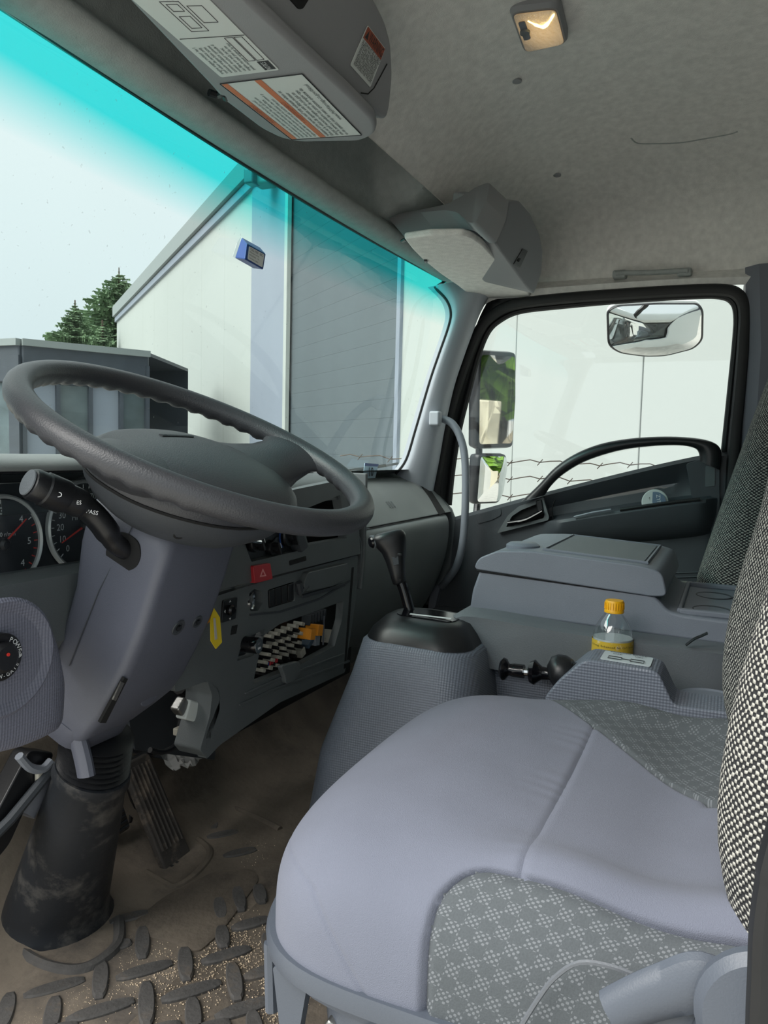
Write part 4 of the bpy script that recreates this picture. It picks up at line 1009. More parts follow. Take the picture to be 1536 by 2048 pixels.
# recliner cover and lever on the outboard side
mk('recliner_cover', *prismg(rpoly(PP([(1402, 1975), (1440, 1925), (1500, 1900), (1560, 1905), (1600, 2100), (1480, 2120), (1350, 2090), (1390, 2010)], x=.505), .02), V3((-.03, 0, 0))), m_seatpl, ds, bev=.012, seg=3)
mk('recliner_cap', *latheg([(.042, 0), (.042, .006), (.037, .012), (.025, .013), (.001, .013)], P(1545, 2035, x=.475), (-1, 0, 0), 36), m_seatpl, ds)
lv = crv(PP([(1225, 2022), (1290, 1994), (1350, 1975), (1405, 1962), (1440, 1990)], x=.488), 6)
mk('recliner_lever', *tubeg(lv, [.010]*len(lv), 12, rb=[.014+.006*i/len(lv) for i in range(len(lv))]), m_seatpl, ds, sub=0)
mk('lever_web', *prismg(rpoly(PP([(1215, 2010), (1395, 1945), (1420, 1960), (1450, 2070), (1220, 2075)], x=.492), .012), V3((.015, 0, 0))), m_seatpl, ds, bev=.004)
mk('belt_bezel', *boxg((.515, -.040, -.345), (.03, .03, .03)), m_seatpl, ds, bev=.006)

# ------------------------------------------------------------------ passenger backrest
ps = thing('passenger_seat', 'tweed passenger backrest with grey vinyl side, behind the armrest box', 'seat', (1.85, -.05, -.735))
def pback(x0, x1, dy=0, g=0):
    out = []
    for h in [0, .03, .08, .16, .28, .42, .58, .74, .86, .93, .97]:
        z = -.33+h*.72; lean = .045-.17*h-.03*h*h+dy; ring = []; xc = (x0+x1)/2; hw_ = (x1-x0)/2; sh = 1-.25*max(0, (h-.86)/.11)**2
        for i in range(36):
            a = 2*pi*i/36; c, s = cos(a), sin(a); u = (abs(c)**.5)*(1 if c > 0 else -1)
            y = lean-.05+.06*(abs(s)**.55)*(1 if s > 0 else -1)+(.02*exp(-((abs(u)-.8)/.2)**2) if s > 0 else 0)
            ring.append(V3((xc+hw_*u*sh, y-(.03 if h == 0 and s > 0 else 0), z)))
        out.append(ring)
    return out
mk('backrest', *loftg(pback(1.63, 2.07)), m_tweed2, ps, ang=80, sub=1)
mk('side_panel', *loftg([[V3((1.625+(p.x-1.63)*.97, p.y*.75-.052, p.z+.01)) for p in r] for r in pback(1.63, 2.07)[1:]]), m_vinyl, ps, ang=80)
mk('cushion', *boxg((1.86, .16, -.37), (.42, .46, .13)), m_tweed2, ps, bev=.04, seg=4)
mk('base', *boxg((1.86, .14, -.58), (.38, .40, .30)), m_dashd, ps, bev=.02)

# ------------------------------------------------------------------ middle seat folded into an armrest box
ms = thing('centre_seat', 'grey folded centre seat forming an armrest box with lid and cup tray', 'seat', (1.45, .2, -.735))
XN = 1.30
def xb(pts, x=XN): return PP(pts, x=x)
# cushion pad
rg_ = []
for x, k in ((1.235, .93), (1.245, .985), (1.262, 1.0), (1.59, 1.0), (1.612, .985), (1.62, .93)):
    base = crv([V3((x, -.03, -.288)), V3((x, .2, -.284)), V3((x, .38, -.274)), V3((x, .425, -.285)), V3((x, .44, -.315)), V3((x, .43, -.35)), V3((x, .40, -.362)), V3((x, .2, -.370)), V3((x, -.03, -.37))], 5)
    c = sum(base, V3((0, 0, 0)))/len(base); rg_.append([V3((x, c.y+(p.y-c.y)*k, c.z+(p.z-c.z)*k)) for p in base])
mk('cushion_pad', *loftg(rg_), m_pad, ms, ang=60)
mk('pad_stitching', *tubeg(crv([V3((1.2445, -.02, -.352)), V3((1.2445, .2, -.352)), V3((1.2445, .38, -.344)), V3((1.2465, .424, -.33))], 6), .0016, 5), m_void, ms)
mk('hinge_base', *prismg([(1.26, -.06, -.36), (1.26, .41, -.36), (1.26, .37, -.50), (1.26, -.06, -.50)], V3((.36, 0, 0))), m_cons, ms, bev=.01)
# box body: side profile pushed sideways
body = xb([(928, 1212), (932, 1180), (948, 1146), (1300, 1190), (1318, 1222), (1330, 1238), (1420, 1240), (1424, 1290), (1418, 1296), (1345, 1272), (1318, 1276), (1100, 1248)])
body = [V3((XN, .408, -.280)), V3((XN, .404, -.245)), V3((XN, .392, -.208)), V3((XN, .10, -.222)), V3((XN, .075, -.246)), V3((XN, .055, -.250)), V3((XN, .0, -.252)), V3((XN, -.05, -.252)), V3((XN, -.05, -.292)), V3((XN, .2, -.286))]
mk('box_body', *prismg(rpoly(body, .008), V3((.33, 0, 0))), m_box, ms, bev=.006, seg=3)
lid = [V3((XN-.004, .402, -.206)), V3((XN-.004, .394, -.186)), V3((XN-.004, .36, -.170)), V3((XN-.004, .30, -.166)), V3((XN-.004, .12, -.176)), V3((XN-.004, .088, -.184)), V3((XN-.004, .078, -.222)), V3((XN-.004, .10, -.225))]
mk('box_lid', *prismg(rpoly(lid, .012), V3((.335, 0, 0))), m_box, ms, bev=.010, seg=4)
def on_lid(x, y): return V3((x, y, -.166-.010*(.30-y)/.18+.0006))
mk('lid_tray_rim', *tubeg([on_lid(a, b) for a, b in ((1.33, .285), (1.60, .285), (1.60, .115), (1.33, .115))], .0035, 6, closed=True), m_box, ms)
mk('lid_tray', *prismg([on_lid(a, b)+V3((0, 0, .0006)) for a, b in ((1.335, .28), (1.595, .28), (1.595, .12), (1.335, .12))], V3((0, 0, .001))), m_pad, ms, smooth=False)
mk('lid_bump', *latheg([(.03, 0), (.03, .006), (.024, .010), (.001, .010)], on_lid(1.36, .33)+V3((0, 0, -.006)), (0, 0, 1), 24), m_box, ms)
mk('lid_latch', *boxg((XN+.10, .401, -.214), (.06, .012, .012)), m_dashd, ms, bev=.003)
mk('lid_side_line', *tubeg([V3((XN-.001, .395, -.2085)), V3((XN-.001, .10, -.2235))], .0016, 5), m_void, ms)
for a, b, w_, d_ in ((1.465, .065, .30, .008), (1.465, -.035, .30, .008), (1.318, .015, .012, .10), (1.61, .015, .012, .10)):
    mk('tray_rim', *boxg((a, b-.005, -.2475), (w_, d_, .010)), m_box, ms, bev=.003)
for x_ in (1.375, 1.52): mk('cup_ring', *tubeg([(x_+.034*cos(2*pi*k/32), .012+.030*sin(2*pi*k/32), -.2512) for k in range(32)], .0015, 5, closed=True), m_dashd, ms)
mk('pull_strap', *tubeg(crv(PP([(1372, 1290), (1388, 1278), (1402, 1272), (1415, 1266)], x=1.235), 4), .005, 6, rb=.002), m_blk, ms)
0 and mk('pull_strap', *tubeg(crv(PP([(1385, 1296), (1400, 1310), (1412, 1320)], x=1.232), 4), .006, 6, rb=.003), m_blk, ms)

# ------------------------------------------------------------------ gear lever console
gc = thing('gear_console', 'grey grained gear lever console with black shift gate', 'console', (1.2, .45, -.735))
def gring(x0, x1, y0, y1, z, r, dz=0):
    cx, cy = (x0+x1)/2, (y0+y1)/2
    return [V3((cx+a, cy+b, z+dz*b)) for a, b in rrect(x1-x0, y1-y0, r, 6)]
mk('console_body', *loftg([gring(1.10, 1.36, .30, .66, -.735, .06), gring(1.11, 1.35, .325, .625, -.52, .06), gring(1.125, 1.34, .345, .575, -.38, .06), gring(1.135, 1.33, .355, .560, -.325, .06, .03), gring(1.145, 1.32, .365, .55, -.316, .055, .03)]), m_cons, gc, ang=50)
mk('gate_surround', *loftg([gring(1.143, 1.322, .363, .552, -.318, .05, .03), gring(1.15, 1.315, .372, .545, -.303, .05, .03), gring(1.17, 1.30, .385, .530, -.287, .045, .03), gring(1.185, 1.285, .40, .515, -.283, .04, .03)]), m_blk, gc, ang=50)
mk('gate_plate', *loftg([gring(1.2, 1.272, .405, .512, -.2825, .02, .03), gring(1.2, 1.272, .405, .512, -.2815, .02, .03)]), m_blkg, gc, ang=40)
for x_ in (1.2165,): mk('gate_indicator', *boxg((x_, .45, -.2805), (.006, .075, .001)), m_txtw, gc)
gl_ = thing('gear_lever', 'black upright gear lever knob with thumb button', 'lever', (1.255, .51, -.29))
sh = crv(PP([(822, 1232), (808, 1180), (796, 1150)], x=1.25), 4)
mk('lever_shaft', *tubeg(sh, .0095, 14), m_blkg, gl_)
A0 = P(799, 1165, x=1.25); A1 = P(778, 1078, x=1.25)
gdir = (A1-A0).normalized(); gx = V3((.45, -.9, 0)); gx = (gx-gdir*gx.dot(gdir)).normalized(); gy = gdir.cross(gx)
L_ = (A1-A0).length; rg_ = []
for t, a, b, ox in ((-.03, .010, .010, 0), (.0, .0125, .012, 0), (.25, .0145, .0135, .001), (.5, .018, .015, .003), (.72, .0225, .017, .004), (.88, .028, .019, .002), (1.0, .031, .020, .0), (1.08, .031, .019, -.001), (1.14, .027, .015, -.001), (1.17, .018, .009, -.001)):
    c = A0+gdir*(L_*t)+gx*ox; rg_.append([c+gx*(a*(abs(cos(2*pi*k/28))**.8)*(1 if cos(2*pi*k/28) > 0 else -1))+gy*(b*sin(2*pi*k/28)) for k in range(28)])
mk('shift_knob', *loftg(rg_), m_blk, gl_, ang=60)
bc = A0+gdir*(L_*1.02)-gx*.028
mk('thumb_button', *latheg([(.010, -.004), (.0105, .004), (.0085, .007), (.001, .008)], bc, -gx-gy*.4, 20), m_blkg, gl_)
mk('button_ring', *latheg([(.0118, -.002), (.0125, .0025), (.0105, .003)], bc, -gx-gy*.4, 20), m_pad, gl_)
mk('knob_panel', *prismg([A0+gdir*(L_*t)+gx*w_-gy*.0155 for t, w_ in ((.4, -.004), (.4, .006), (.9, .013), (.9, -.003))], gy*.003), m_dashd, gl_, bev=.001)
mk('knob_screw', *latheg([(.003, 0), (.003, .001), (.001, .001)], A0+gdir*(L_*.06)-gy*.0115, -gy, 10), m_void, gl_)
mk('side_release', *boxg(A0+gdir*(L_*.62)+gx*.009-gy*.0135, (.006, .012, .004)), m_blk, gl_, bev=.001)

# ------------------------------------------------------------------ parking brake console, levers, bottle
pc = thing('brake_console', 'grey grained parking brake console with white instruction label', 'console', (1.12, .1, -.735))
XPc = 1.080
side = PP([(1085, 1400), (1115, 1362), (1160, 1326), (1176, 1320), (1300, 1340), (1318, 1348), (1328, 1368), (1348, 1412), (1410, 1420), (1500, 1430), (1500, 1560), (1180, 1480)], x=XPc)
mk('console_body', *prismg(rpoly(side, .010), V3((.075, 0, 0))), m_cons, pc, bev=.010, seg=3)
lp = PP([(1238, 1307), (1312, 1313), (1325, 1319), (1322, 1338), (1233, 1330), (1225, 1322)], x=1.13)
tz = P(1250, 1318, x=1.13).z
def onp(u, v, d=0): return P(u, v, pl=(V3((1.13, .13, P(1260, 1318, x=1.13).z+.0)), V3((0, -.20, 1))))+V3((0, 0, d))
pz0 = max(p.z for p in side)
sa_, sb_ = side[3], side[4]
lq = [V3((x, y, sa_.z+(sb_.z-sa_.z)*(y-sa_.y)/(sb_.y-sa_.y)+.0004)) for x, y in ((1.093, .150), (1.143, .150), (1.143, .083), (1.093, .083))]
lbl = mk('instruction_label', *prismg(rpoly(lq, .004), V3((0, 0, .001))), mat('pale label', (188, 196, 200), .5), pc, smooth=False)
ca = lq[0].lerp(lq[3], .5).lerp(lq[1].lerp(lq[2], .5), .5); ra = (lq[3]-lq[0]).normalized(); ub_ = (lq[1]-lq[0]).normalized()
text('print', 'PARKING BRAKE', ca+ub_*.021, ra, ub_, .0068, m_txt, lbl, lift=-.0016 if 0 else .0018)
text('print', 'OFF        ON', ca+ub_*.012, ra, ub_, .0075, m_txt, lbl, lift=.0018)
for s_ in (-1, 1): mk('print_outline', *tubeg([ca+ra*(s_*.006+a)+ub_*(b-.012)+V3((0, 0, .0022)) for a, b in ((0, -.006), (s_*.018, -.006), (s_*.018, .006), (0, .006))], .0006, 4, closed=True), m_txt, lbl)
mk('print_outline', *tubeg([ca+ra*a+ub_*(b-.012)+V3((0, 0, .0022)) for a, b in ((-.006, 0), (.006, 0))], .0006, 4), m_txt, lbl)
# cup well and tray behind
mk('well_plinth', *prismg(rpoly([V3((1.225, .055, -.350)), V3((1.225, -.12, -.355)), V3((1.225, -.12, -.50)), V3((1.225, .055, -.50))], .005), V3((-.135, 0, 0))), m_box, pc, bev=.006)
mk('cup_well', *latheg([(.040, -.03), (.041, .0), (.045, .002), (.046, 0)], (1.165, .005, -.340), (0, 0, 1), 32), m_box, pc)
mk('cup_well_bottom', *latheg([(.040, 0), (.04, .001), (.001, .001)], (1.165, .005, -.344), (0, 0, 1), 32), m_dashd, pc)
for a, b, c_, d_ in ((1.10, .006, .006, .064), (1.10, -.056, .006, .0),): pass
mk('coin_tray_rim', *tubeg(rpoly([V3((1.075, .045, -.3485)), V3((1.125, .045, -.3485)), V3((1.125, -.03, -.350)), V3((1.075, -.03, -.350))], .008), .003, 6, closed=True), m_box, pc)
mk('coin_tray', *prismg(rpoly([V3((1.077, .043, -.3500)), V3((1.123, .043, -.3500)), V3((1.123, -.028, -.3515)), V3((1.077, -.028, -.3515))], .008), V3((0, 0, .002))), m_dashd, pc, smooth=False)
mk('side_pocket', *prismg(rpoly(PP([(1180, 1440), (1230, 1428), (1300, 1432), (1420, 1450), (1500, 1470), (1500, 1600), (1200, 1500)], x=1.065), .01), V3((.02, 0, 0))), m_vinyl, pc, bev=.004)
mk('tunnel_cover', *boxg((1.16, .05, -.615), (.15, .44, .23)), m_dashd, pc, bev=.02)
mk('boot_collar', *latheg([(.035, 0), (.03, .02), (.018, .03)], (1.17, .30, -.47), (0, 0, 1), 20), m_pad, pc)
pbk = thing('brake_lever', 'black parking brake handle lying between console and seat', 'lever', P(1090, 1340, x=1.14))
hp = PP([(1008, 1328), (1022, 1342), (1060, 1343), (1075, 1340), (1100, 1345), (1130, 1352)], x=1.14)
def seg_lathe(name, a, b, prof_, m, par): a, b = V3(a), V3(b); L2 = (b-a).length; return mk(name, *latheg([(r, t*L2) for t, r in prof_], a, (b-a), 24), m, par, ang=40)
seg_lathe('release_knob', P(1000, 1337, x=1.14), P(1048, 1343, x=1.14), ((0, .004), (.03, .013), (.14, .0175), (.26, .016), (.36, .010), (.42, .009), (.6, .0105), (1, .0105)), m_blkg, pbk)
seg_lathe('ring_grip', P(1056, 1343, x=1.14), P(1118, 1350, x=1.14), ((0, .007), (.08, .016), (.22, .019), (.34, .014), (.45, .010), (.7, .009), (.85, .012), (1, .012)), m_blkg, pbk)
seg_lathe('ball_knob', P(1098, 1353, x=1.12), P(1150, 1338, x=1.12), ((0, .003), (.12, .018), (.35, .0265), (.6, .027), (.85, .022), (1, .015)), m_blk, pbk)
mk('handle_rod', *tubeg([P(1045, 1343, x=1.14), P(1180, 1356, x=1.14)], .006, 10), m_steel, pbk)
mk('lever_arm', *tubeg(crv([P(1130, 1350, x=1.12), P(1160, 1345, x=1.12), P(1190, 1370, x=1.13)], 5), .014, 12), m_blk, pbk)
bt = thing('drink_bottle', 'clear plastic drink bottle with yellow cap standing behind the brake console', 'bottle', P(1224, 1400, x=1.235))
bc_ = P(1224, 1310, x=1.235); bx = bc_.xy.to_3d(); zc_ = P(1228, 1198, x=1.235).z
def bz(v): return P(1226, v, x=1.235).z
m_pet = bpy.data.materials.new('clear PET'); m_pet.use_nodes = True; n = m_pet.node_tree; n.nodes.clear()
o_ = n.nodes.new('ShaderNodeOutputMaterial'); tr = n.nodes.new('ShaderNodeBsdfTransparent'); gl = n.nodes.new('ShaderNodeBsdfGlossy'); mx = n.nodes.new('ShaderNodeMixShader')
tr.inputs[0].default_value = (.93, .95, .96, 1); gl.inputs['Roughness'].default_value = .06
fr = mnode(n, 'MINIMUM', mnode(n, 'MULTIPLY', schlick(n), 2.2), 1.0); n.links.new(fr, mx.inputs[0]); n.links.new(tr.outputs[0], mx.inputs[1]); n.links.new(gl.outputs[0], mx.inputs[2]); n.links.new(mx.outputs[0], o_.inputs[0])
zt = bz(1200); B0 = V3((bc_.x, bc_.y, 0))
def bl(name, prof_, m, n_=32, ang=40): return mk(name, *latheg([(r, z) for r, z in prof_], B0, (0, 0, 1), n_), m, bt, ang=ang)
zs = lambda v: bz(v)
mk('bottle_body', *loftg([[B0+V3((r*cos(2*pi*k/36), r*sin(2*pi*k/36), z)) for k in range(36)] for r, z in ((.028, zs(1310)-.10), (.031, zs(1310)-.09), (.031, zs(1310)), (.0312, zs(1285)), (.030, zs(1268)), (.0265, zs(1252)), (.019, zs(1236)), (.0130, zs(1226)), (.0112, zs(1220)))]), m_pet, bt, ang=60)
bl('cap', ((.0150, zs(1224)), (.0152, zs(1220)), (.0142, zs(1218)), (.0145, zs(1203)), (.0132, zs(1200)), (.001, zs(1199.5))), mat('yellow cap', (240, 176, 22), .4))
for k in range(24):
    a_ = 2*pi*k/24
    if cos(a_-3.5) > -.2: mk('cap_rib', *tubeg([B0+V3((.0148*cos(a_), .0148*sin(a_), zs(1217))), B0+V3((.0146*cos(a_), .0146*sin(a_), zs(1204)))], .0006, 4), MATS['yellow cap'], bt)
m_lab = mat('yellow bottle label', (214, 180, 60), .5, dirt=((232, 228, 214), 60, .56))
mk('label', *loftg([[B0+V3((r*cos(2*pi*k/36), r*sin(2*pi*k/36), z)) for k in range(36)] for r, z in ((.0316, zs(1310)-.075), (.0316, zs(1278)), (.0317, zs(1277)))], cap=False), m_lab, bt)
lv_ = V3((-cos(atan2(B0.y, B0.x)), -sin(atan2(B0.y, B0.x)), 0)); 
for k, ch in enumerate('Strong Enhanced No Caffeine'):
    a_ = atan2(-B0.y, -B0.x)-1.15+k*.088; d_ = V3((cos(a_), sin(a_), 0))
    if ch != ' ': text('print', ch, B0+d_*.0319+V3((0, 0, zs(1286))), (-d_.y, d_.x, 0), (0, 0, 1), .0046, m_txt, bt, lift=.0004)
mk('drink_surface', *loftg([[B0+V3((r*cos(2*pi*k/32), r*sin(2*pi*k/32), z)) for k in range(32)] for r, z in ((.0302, zs(1310)-.07), (.0304, zs(1280)), (.0300, zs(1274)))]), mat('pale drink', (190, 196, 196), .1), bt)
# ------------------------------------------------------------------ roof fittings
DN = V3((0, 0, -1))
zv = .470
vo = PP([(425, 178), (440, 196), (450, 205), (520, 258), (560, 278), (600, 286), (720, 284), (748, 272), (754, 258), (748, 238), (700, 190), (600, 98), (495, 0)], z=zv)
vz = [V3((.43, vo[-1].y-.01, zv)), V3((.43, vo[0].y-.06, zv))]+PP([(235, -20)], z=zv)
vd = thing('sun_visor', 'long grey driver sun visor covered with printed warning stickers', 'sun visor', (.75, .58, zv))
mk('visor_panel', *prismg(rpoly(vo+vz, .012), V3((0, 0, .018))), m_over, vd, bev=.007, seg=3)
mk('visor_hook', *tubeg(crv(PP([(418, 185), (435, 190), (447, 186), (452, 196)], z=zv+.004), 4), .005, 8), m_blk, vd)
def sticker(name, px, z, par, m=m_white, th=.0006, r=.004):
    q = PP(px, z=z); return mk(name, *prismg(rpoly(q, r), V3((0, 0, -th))), m, par, smooth=False), q
def quadmap(q):
    """bilinear on quad q = (origin, +a, +a+b, +b)"""
    return lambda s, t: (q[0]*(1-s)+q[1]*s)*(1-t)+(q[3]*(1-s)+q[2]*s)*t
def textquad(name, body, q, s, t, size, m, par, lift, align='LEFT', spacing=1.0, fit=None):
    f = quadmap(q); p = f(s, t); a = (f(min(1, s+.05), t)-f(s, t)); b = -(f(s, min(1, t+.05))-f(s, t))
    return text(name, body, p, a, b, size, m, par, align=align, lift=lift, spacing=spacing, fit=fit*(f(1, t)-f(0, t)).length if fit else None)
# first sticker: notice sheet (reads along the visor, towards the front)
zs_ = zv-.0003
l1, q1 = sticker('notice_sticker', [(262, -4), (442, 154), (559, 139), (417, -4)], zs_, vd)
q = PP([(442, 154), (262, -6), (417, -6), (559, 139)], z=zs_-.0007)
def lines(q, par, s0, s1, t0, t1, n_, sz, words, m=m_txt, lift=.0004, seed=1):
    rnd = random.Random(seed)
    for k in range(n_):
        t = t0+(t1-t0)*k/max(1, n_-1); f = quadmap(q); L_ = (f(s1, t)-f(s0, t)).length; nchar = int(L_/(sz*.5)); s = ''
        while len(s) < nchar: s += rnd.choice(words)+' '
        textquad('print', s[:nchar], q, s0, t, sz, m, par, lift)
wf_ = 'le moteur les gaz avant de conduire une zone bien ventilee sauf en cas de necessite ne pas toucher systeme filtre vehicule exhaust service operate only when engine'.split()
lines(q, l1, .04, .50, .08, .62, 8, .0062, wf_, seed=2)
mk('print_line', *tubeg([quadmap(q)(.33*0+.52, 0.02), quadmap(q)(.52, .98)], .0006, 4), m_txt, l1)
f = quadmap(q)
mk('print_block', *prismg([f(.02, .78), f(.15, .78), f(.15, .96), f(.02, .96)], V3((0, 0, -.0004))), m_txt, l1, smooth=False)
textquad('print', 'NOTICE', q, .03, .87, .0095, m_txtw, l1, .0009, fit=.11)
for t_ in (.66, .80): mk('print_outline', *tubeg([f(.17, t_), f(.50, t_), f(.50, t_+.12), f(.17, t_+.12)], .0005, 4, closed=True), m_txt, l1)
for a_, b_, c_, d_ in ((.60, .30, .95, .55), (.64, .35, .78, .5), (.84, .35, .92, .5), (.70, .60, .90, .80)): mk('print_diagram', *tubeg([f(a_, b_), f(c_, b_), f(c_, d_), f(a_, d_)], .0005, 4, closed=True), m_txt, l1)
# second sticker with two orange bars
l2, q2 = sticker('warning_sticker', [(440, 168), (583, 279), (723, 270), (604, 148)], zs_, vd)
q = PP([(583, 279), (440, 168), (604, 148), (723, 270)], z=zs_-.0007); f = quadmap(q)
mk('print_rim', *tubeg([f(0, 0), f(1, 0), f(1, 1), f(0, 1)], .0008, 4, closed=True), m_txt, l2)
lines(q, l2, .03, .97, .55, .82, 5, .0078, wf_, seed=5)
textquad('print', 'www.P65Warnings.ca.gov/diesel', q, .30, .93, .0085, m_txt, l2, .0006)
lines(q, l2, .03, .90, .14, .37, 5, .0062, wf_, seed=7)
for a_, b_ in ((.015, .085), (.42, .50)):
    mk('orange_bar', *prismg([f(0.01, a_), f(.99, a_), f(.99, b_), f(.01, b_)], V3((0, 0, -.0004))), m_org, l2, smooth=False)
    textquad('print', '!  AVERTISSEMENT', q, .30, (a_+b_)/2, .0085, m_redl, l2, .0009)
# overhead console behind the visor
oc = thing('overhead_console', 'grey overhead console above the driver visor with a warning label', 'console', (.8, .50, .50))
ocp = (V3((1.1, .500, .500)), V3((0, -.93, -.37)))
oo = PP([(478, -15), (560, 52), (700, 178), (760, 236), (774, 240), (781, 215), (787, 150), (784, 85), (772, 40), (752, 0), (735, -30)], pl=ocp)
up_ = V3((0, -.37, .93))
oz = [V3((.43, oo[-1].y, oo[-1].z)), V3((.43, oo[0].y, oo[0].z))]
mk('console_shell', *prismg(rpoly(oo+oz, .010), V3((0, .16, .05))), m_over, oc, bev=.010, seg=3)
mk('shell_seam', *tubeg(PP([(722, 186), (736, 188), (748, 176), (774, 128)], pl=(ocp[0]+ocp[1]*.001, ocp[1])), .0009, 5), m_void, oc)
mk('latch_recess', *prismg(rpoly(PP([(575, -8), (622, -8), (606, 18), (598, 18)], pl=(ocp[0]+ocp[1]*.0015, ocp[1])), .004), V3((0, .002, 0))), m_void, oc, smooth=False)
lw = PP([(735, 50), (770, 97), (740, 175), (700, 130)], pl=(ocp[0]+ocp[1]*.001, ocp[1]))
wl_ = mk('warning_label', *prismg(rpoly(lw, .003), ocp[1]*.0006), m_white, oc, smooth=False)
q = [p+ocp[1]*.0008 for p in lw]; f = quadmap(q)
mk('label_band', *prismg([f(.02, .02), f(.98, .02), f(.98, .30), f(.02, .30)], ocp[1]*.0004), m_redl, wl_, smooth=False)
textquad('print', 'WARNING', q, .22, .17, .0175, m_txt, wl_, .0009, fit=.72)
tr_ = [f(.06, .26), f(.19, .26), f(.125, .07)]; mk('warning_triangle', *prismg(tr_, ocp[1]*.0008), m_txt, wl_, smooth=False)
textquad('print', 'ALARM MUST BE AUDIBLE', q, .04, .385, .0095, m_txt, wl_, .0009, fit=.92)
lw_ = 'FAILURE TO MAINTAIN A CLEAR VIEW IN THE DIRECTION OF TRAVEL COULD RESULT IN SERIOUS INJURY OR DEATH THE OPERATOR IS RESPONSIBLE FOR THE SAFE OPERATION OF THIS VEHICLE'.split()
for k in range(8):
    textquad('print', ' '.join(lw_[k*3:k*3+4])[:24], q, .06, .47+.062*k, .0056, m_txt, wl_, .0009, fit=.86)
# ceiling lamp
zl = .7195
cl = thing('ceiling_lamp', 'small square roof lamp glowing warm with a rocker switch', 'lamp', P(1078, 48, z=zl))
lh = PP([(1016, 8), (1118, -4), (1138, 78), (1048, 98)], z=zl)
mk('lamp_housing', *loftg([[p+V3((0, 0, .01)) for p in rpoly(lh, .018, 5)], [p+V3((0, 0, -.004)) for p in rpoly(lh, .018, 5)], [p.lerp(sum(lh, V3())/4, .08)+V3((0, 0, -.010)) for p in rpoly(lh, .018, 5)]]), m_over, cl, ang=40)
cc = sum(lh, V3())/4
m_lens = bpy.data.materials.new('lit lamp lens'); m_lens.use_nodes = True; n = m_lens.node_tree; b_ = n.nodes['Principled BSDF']
b_.inputs['Base Color'].default_value = lin((205, 190, 170)); b_.inputs['Roughness'].default_value = .2
tcn = n.nodes.new('ShaderNodeTexCoord'); ls = n.nodes.new('ShaderNodeVectorMath'); ls.operation = 'DISTANCE'; n.links.new(tcn.outputs['Generated'], ls.inputs[0]); ls.inputs[1].default_value = (.48, .42, .3)
rp = n.nodes.new('ShaderNodeValToRGB'); n.links.new(ls.outputs['Value'], rp.inputs[0]); rp.color_ramp.elements[0].position = .05; rp.color_ramp.elements[0].color = (1, .62, .25, 1); rp.color_ramp.elements[1].position = .7; rp.color_ramp.elements[1].color = (.10, .06, .03, 1)
n.links.new(rp.outputs[0], b_.inputs['Emission Color']); b_.inputs['Emission Strength'].default_value = .55
wv = n.nodes.new('ShaderNodeTexNoise'); wv.inputs['Scale'].default_value = 12; n.links.new(tcn.outputs['Generated'], wv.inputs['Vector']); addbump(n, wv.outputs[0], .6, .004)
mk('lamp_lens', *prismg(rpoly([p.lerp(cc, .15)+V3((0, 0, -.0105)) for p in lh], .012), V3((0, 0, -.002))), m_lens, cl, bev=.001)
m_fil = bpy.data.materials.new('glowing filament'); m_fil.use_nodes = True; b_ = m_fil.node_tree.nodes['Principled BSDF']; b_.inputs['Emission Color'].default_value = (1, .78, .3, 1); b_.inputs['Emission Strength'].default_value = 2.2
mk('filament', *tubeg(crv(PP([(1056, 42), (1070, 49), (1086, 53), (1098, 44), (1108, 28)], z=zl-.013), 4), [.0012]*4+[.0024]*4+[.0036]*4+[.0024]*4+[.0012], 6), m_fil, cl)
sw0 = P(1050, 62, z=zl-.0135)
mk('switch_plate', *prismg(rpoly(PP([(1036, 44), (1050, 41), (1062, 76), (1048, 80)], z=zl-.0128), .004), V3((0, 0, -.002))), m_plast, cl, bev=.0008)
mk('lamp_switch', *latheg([(.0085, 0), (.008, .004), (.001, .005)], sw0+V3((0, 0, -.001)), DN, 18), m_pad, cl)
# two trim clips in the roof cloth, seam crease, grab handle
for u, v, lab in ((1033, 162, 'small round roof cloth clip nearer the lamp'), (1114, 350, 'small round roof cloth clip nearer the passenger box')):
    best = roofpt(u, v)
    if best: mk('roof_clip', *latheg([(.010, -.002), (.010, .0015), (.007, .0025), (.001, .0025)], best, DN, 18), m_over, smooth=True, label=lab, cat='clip', origin=best)
ch = thing('ceiling_grab_handle', 'grey roof grab handle above the passenger window', 'handle', P(1303, 546, x=2.10))
hA = PP([(1232, 548), (1245, 546), (1303, 545), (1362, 542), (1376, 543)], x=2.088)
mk('grip', *tubeg(crv(hA, 5), .009, 10, rb=.0065), m_liner2, ch, ang=50)
for a_ in (0, -1): mk('end_mount', *boxg(hA[a_]+V3((.014, .008 if a_ else -.008, 0)), (.035, .034, .020)), m_liner2, ch, bev=.005)
# A pillar grab handle
ag = thing('pillar_grab_handle', 'long grey bent grab handle on the passenger windscreen pillar', 'handle', P(900, 1180, x=2.06))
gp_ = crv([P(874, 837, x=2.02), P(886, 838, x=2.02), P(905, 848, x=2.02), P(921, 876, x=2.02), P(930, 920, x=2.02), P(931, 1000, x=2.02), P(926, 1080, x=2.02), P(914, 1130, x=2.03), P(896, 1158, x=2.05), P(884, 1172, x=2.09)], 6)
mk('grip_tube', *tubeg(gp_, .0105, 14), m_plastL, ag)
mk('upper_mount', *boxg(P(871, 837, x=1.985), (.03, .030, .040)), m_pillar, ag, bev=.006)
mk('lower_mount', *prismg(rpoly(PP([(862, 1175), (882, 1168), (870, 1215), (855, 1222)], x=2.085), .004), V3((.03, 0, 0))), m_plast, ag, bev=.004)
mk('trim_11', *boxg(P(899, 736, x=2.03), (.02, .030, .024)), m_plast, bev=.004, kind='structure')
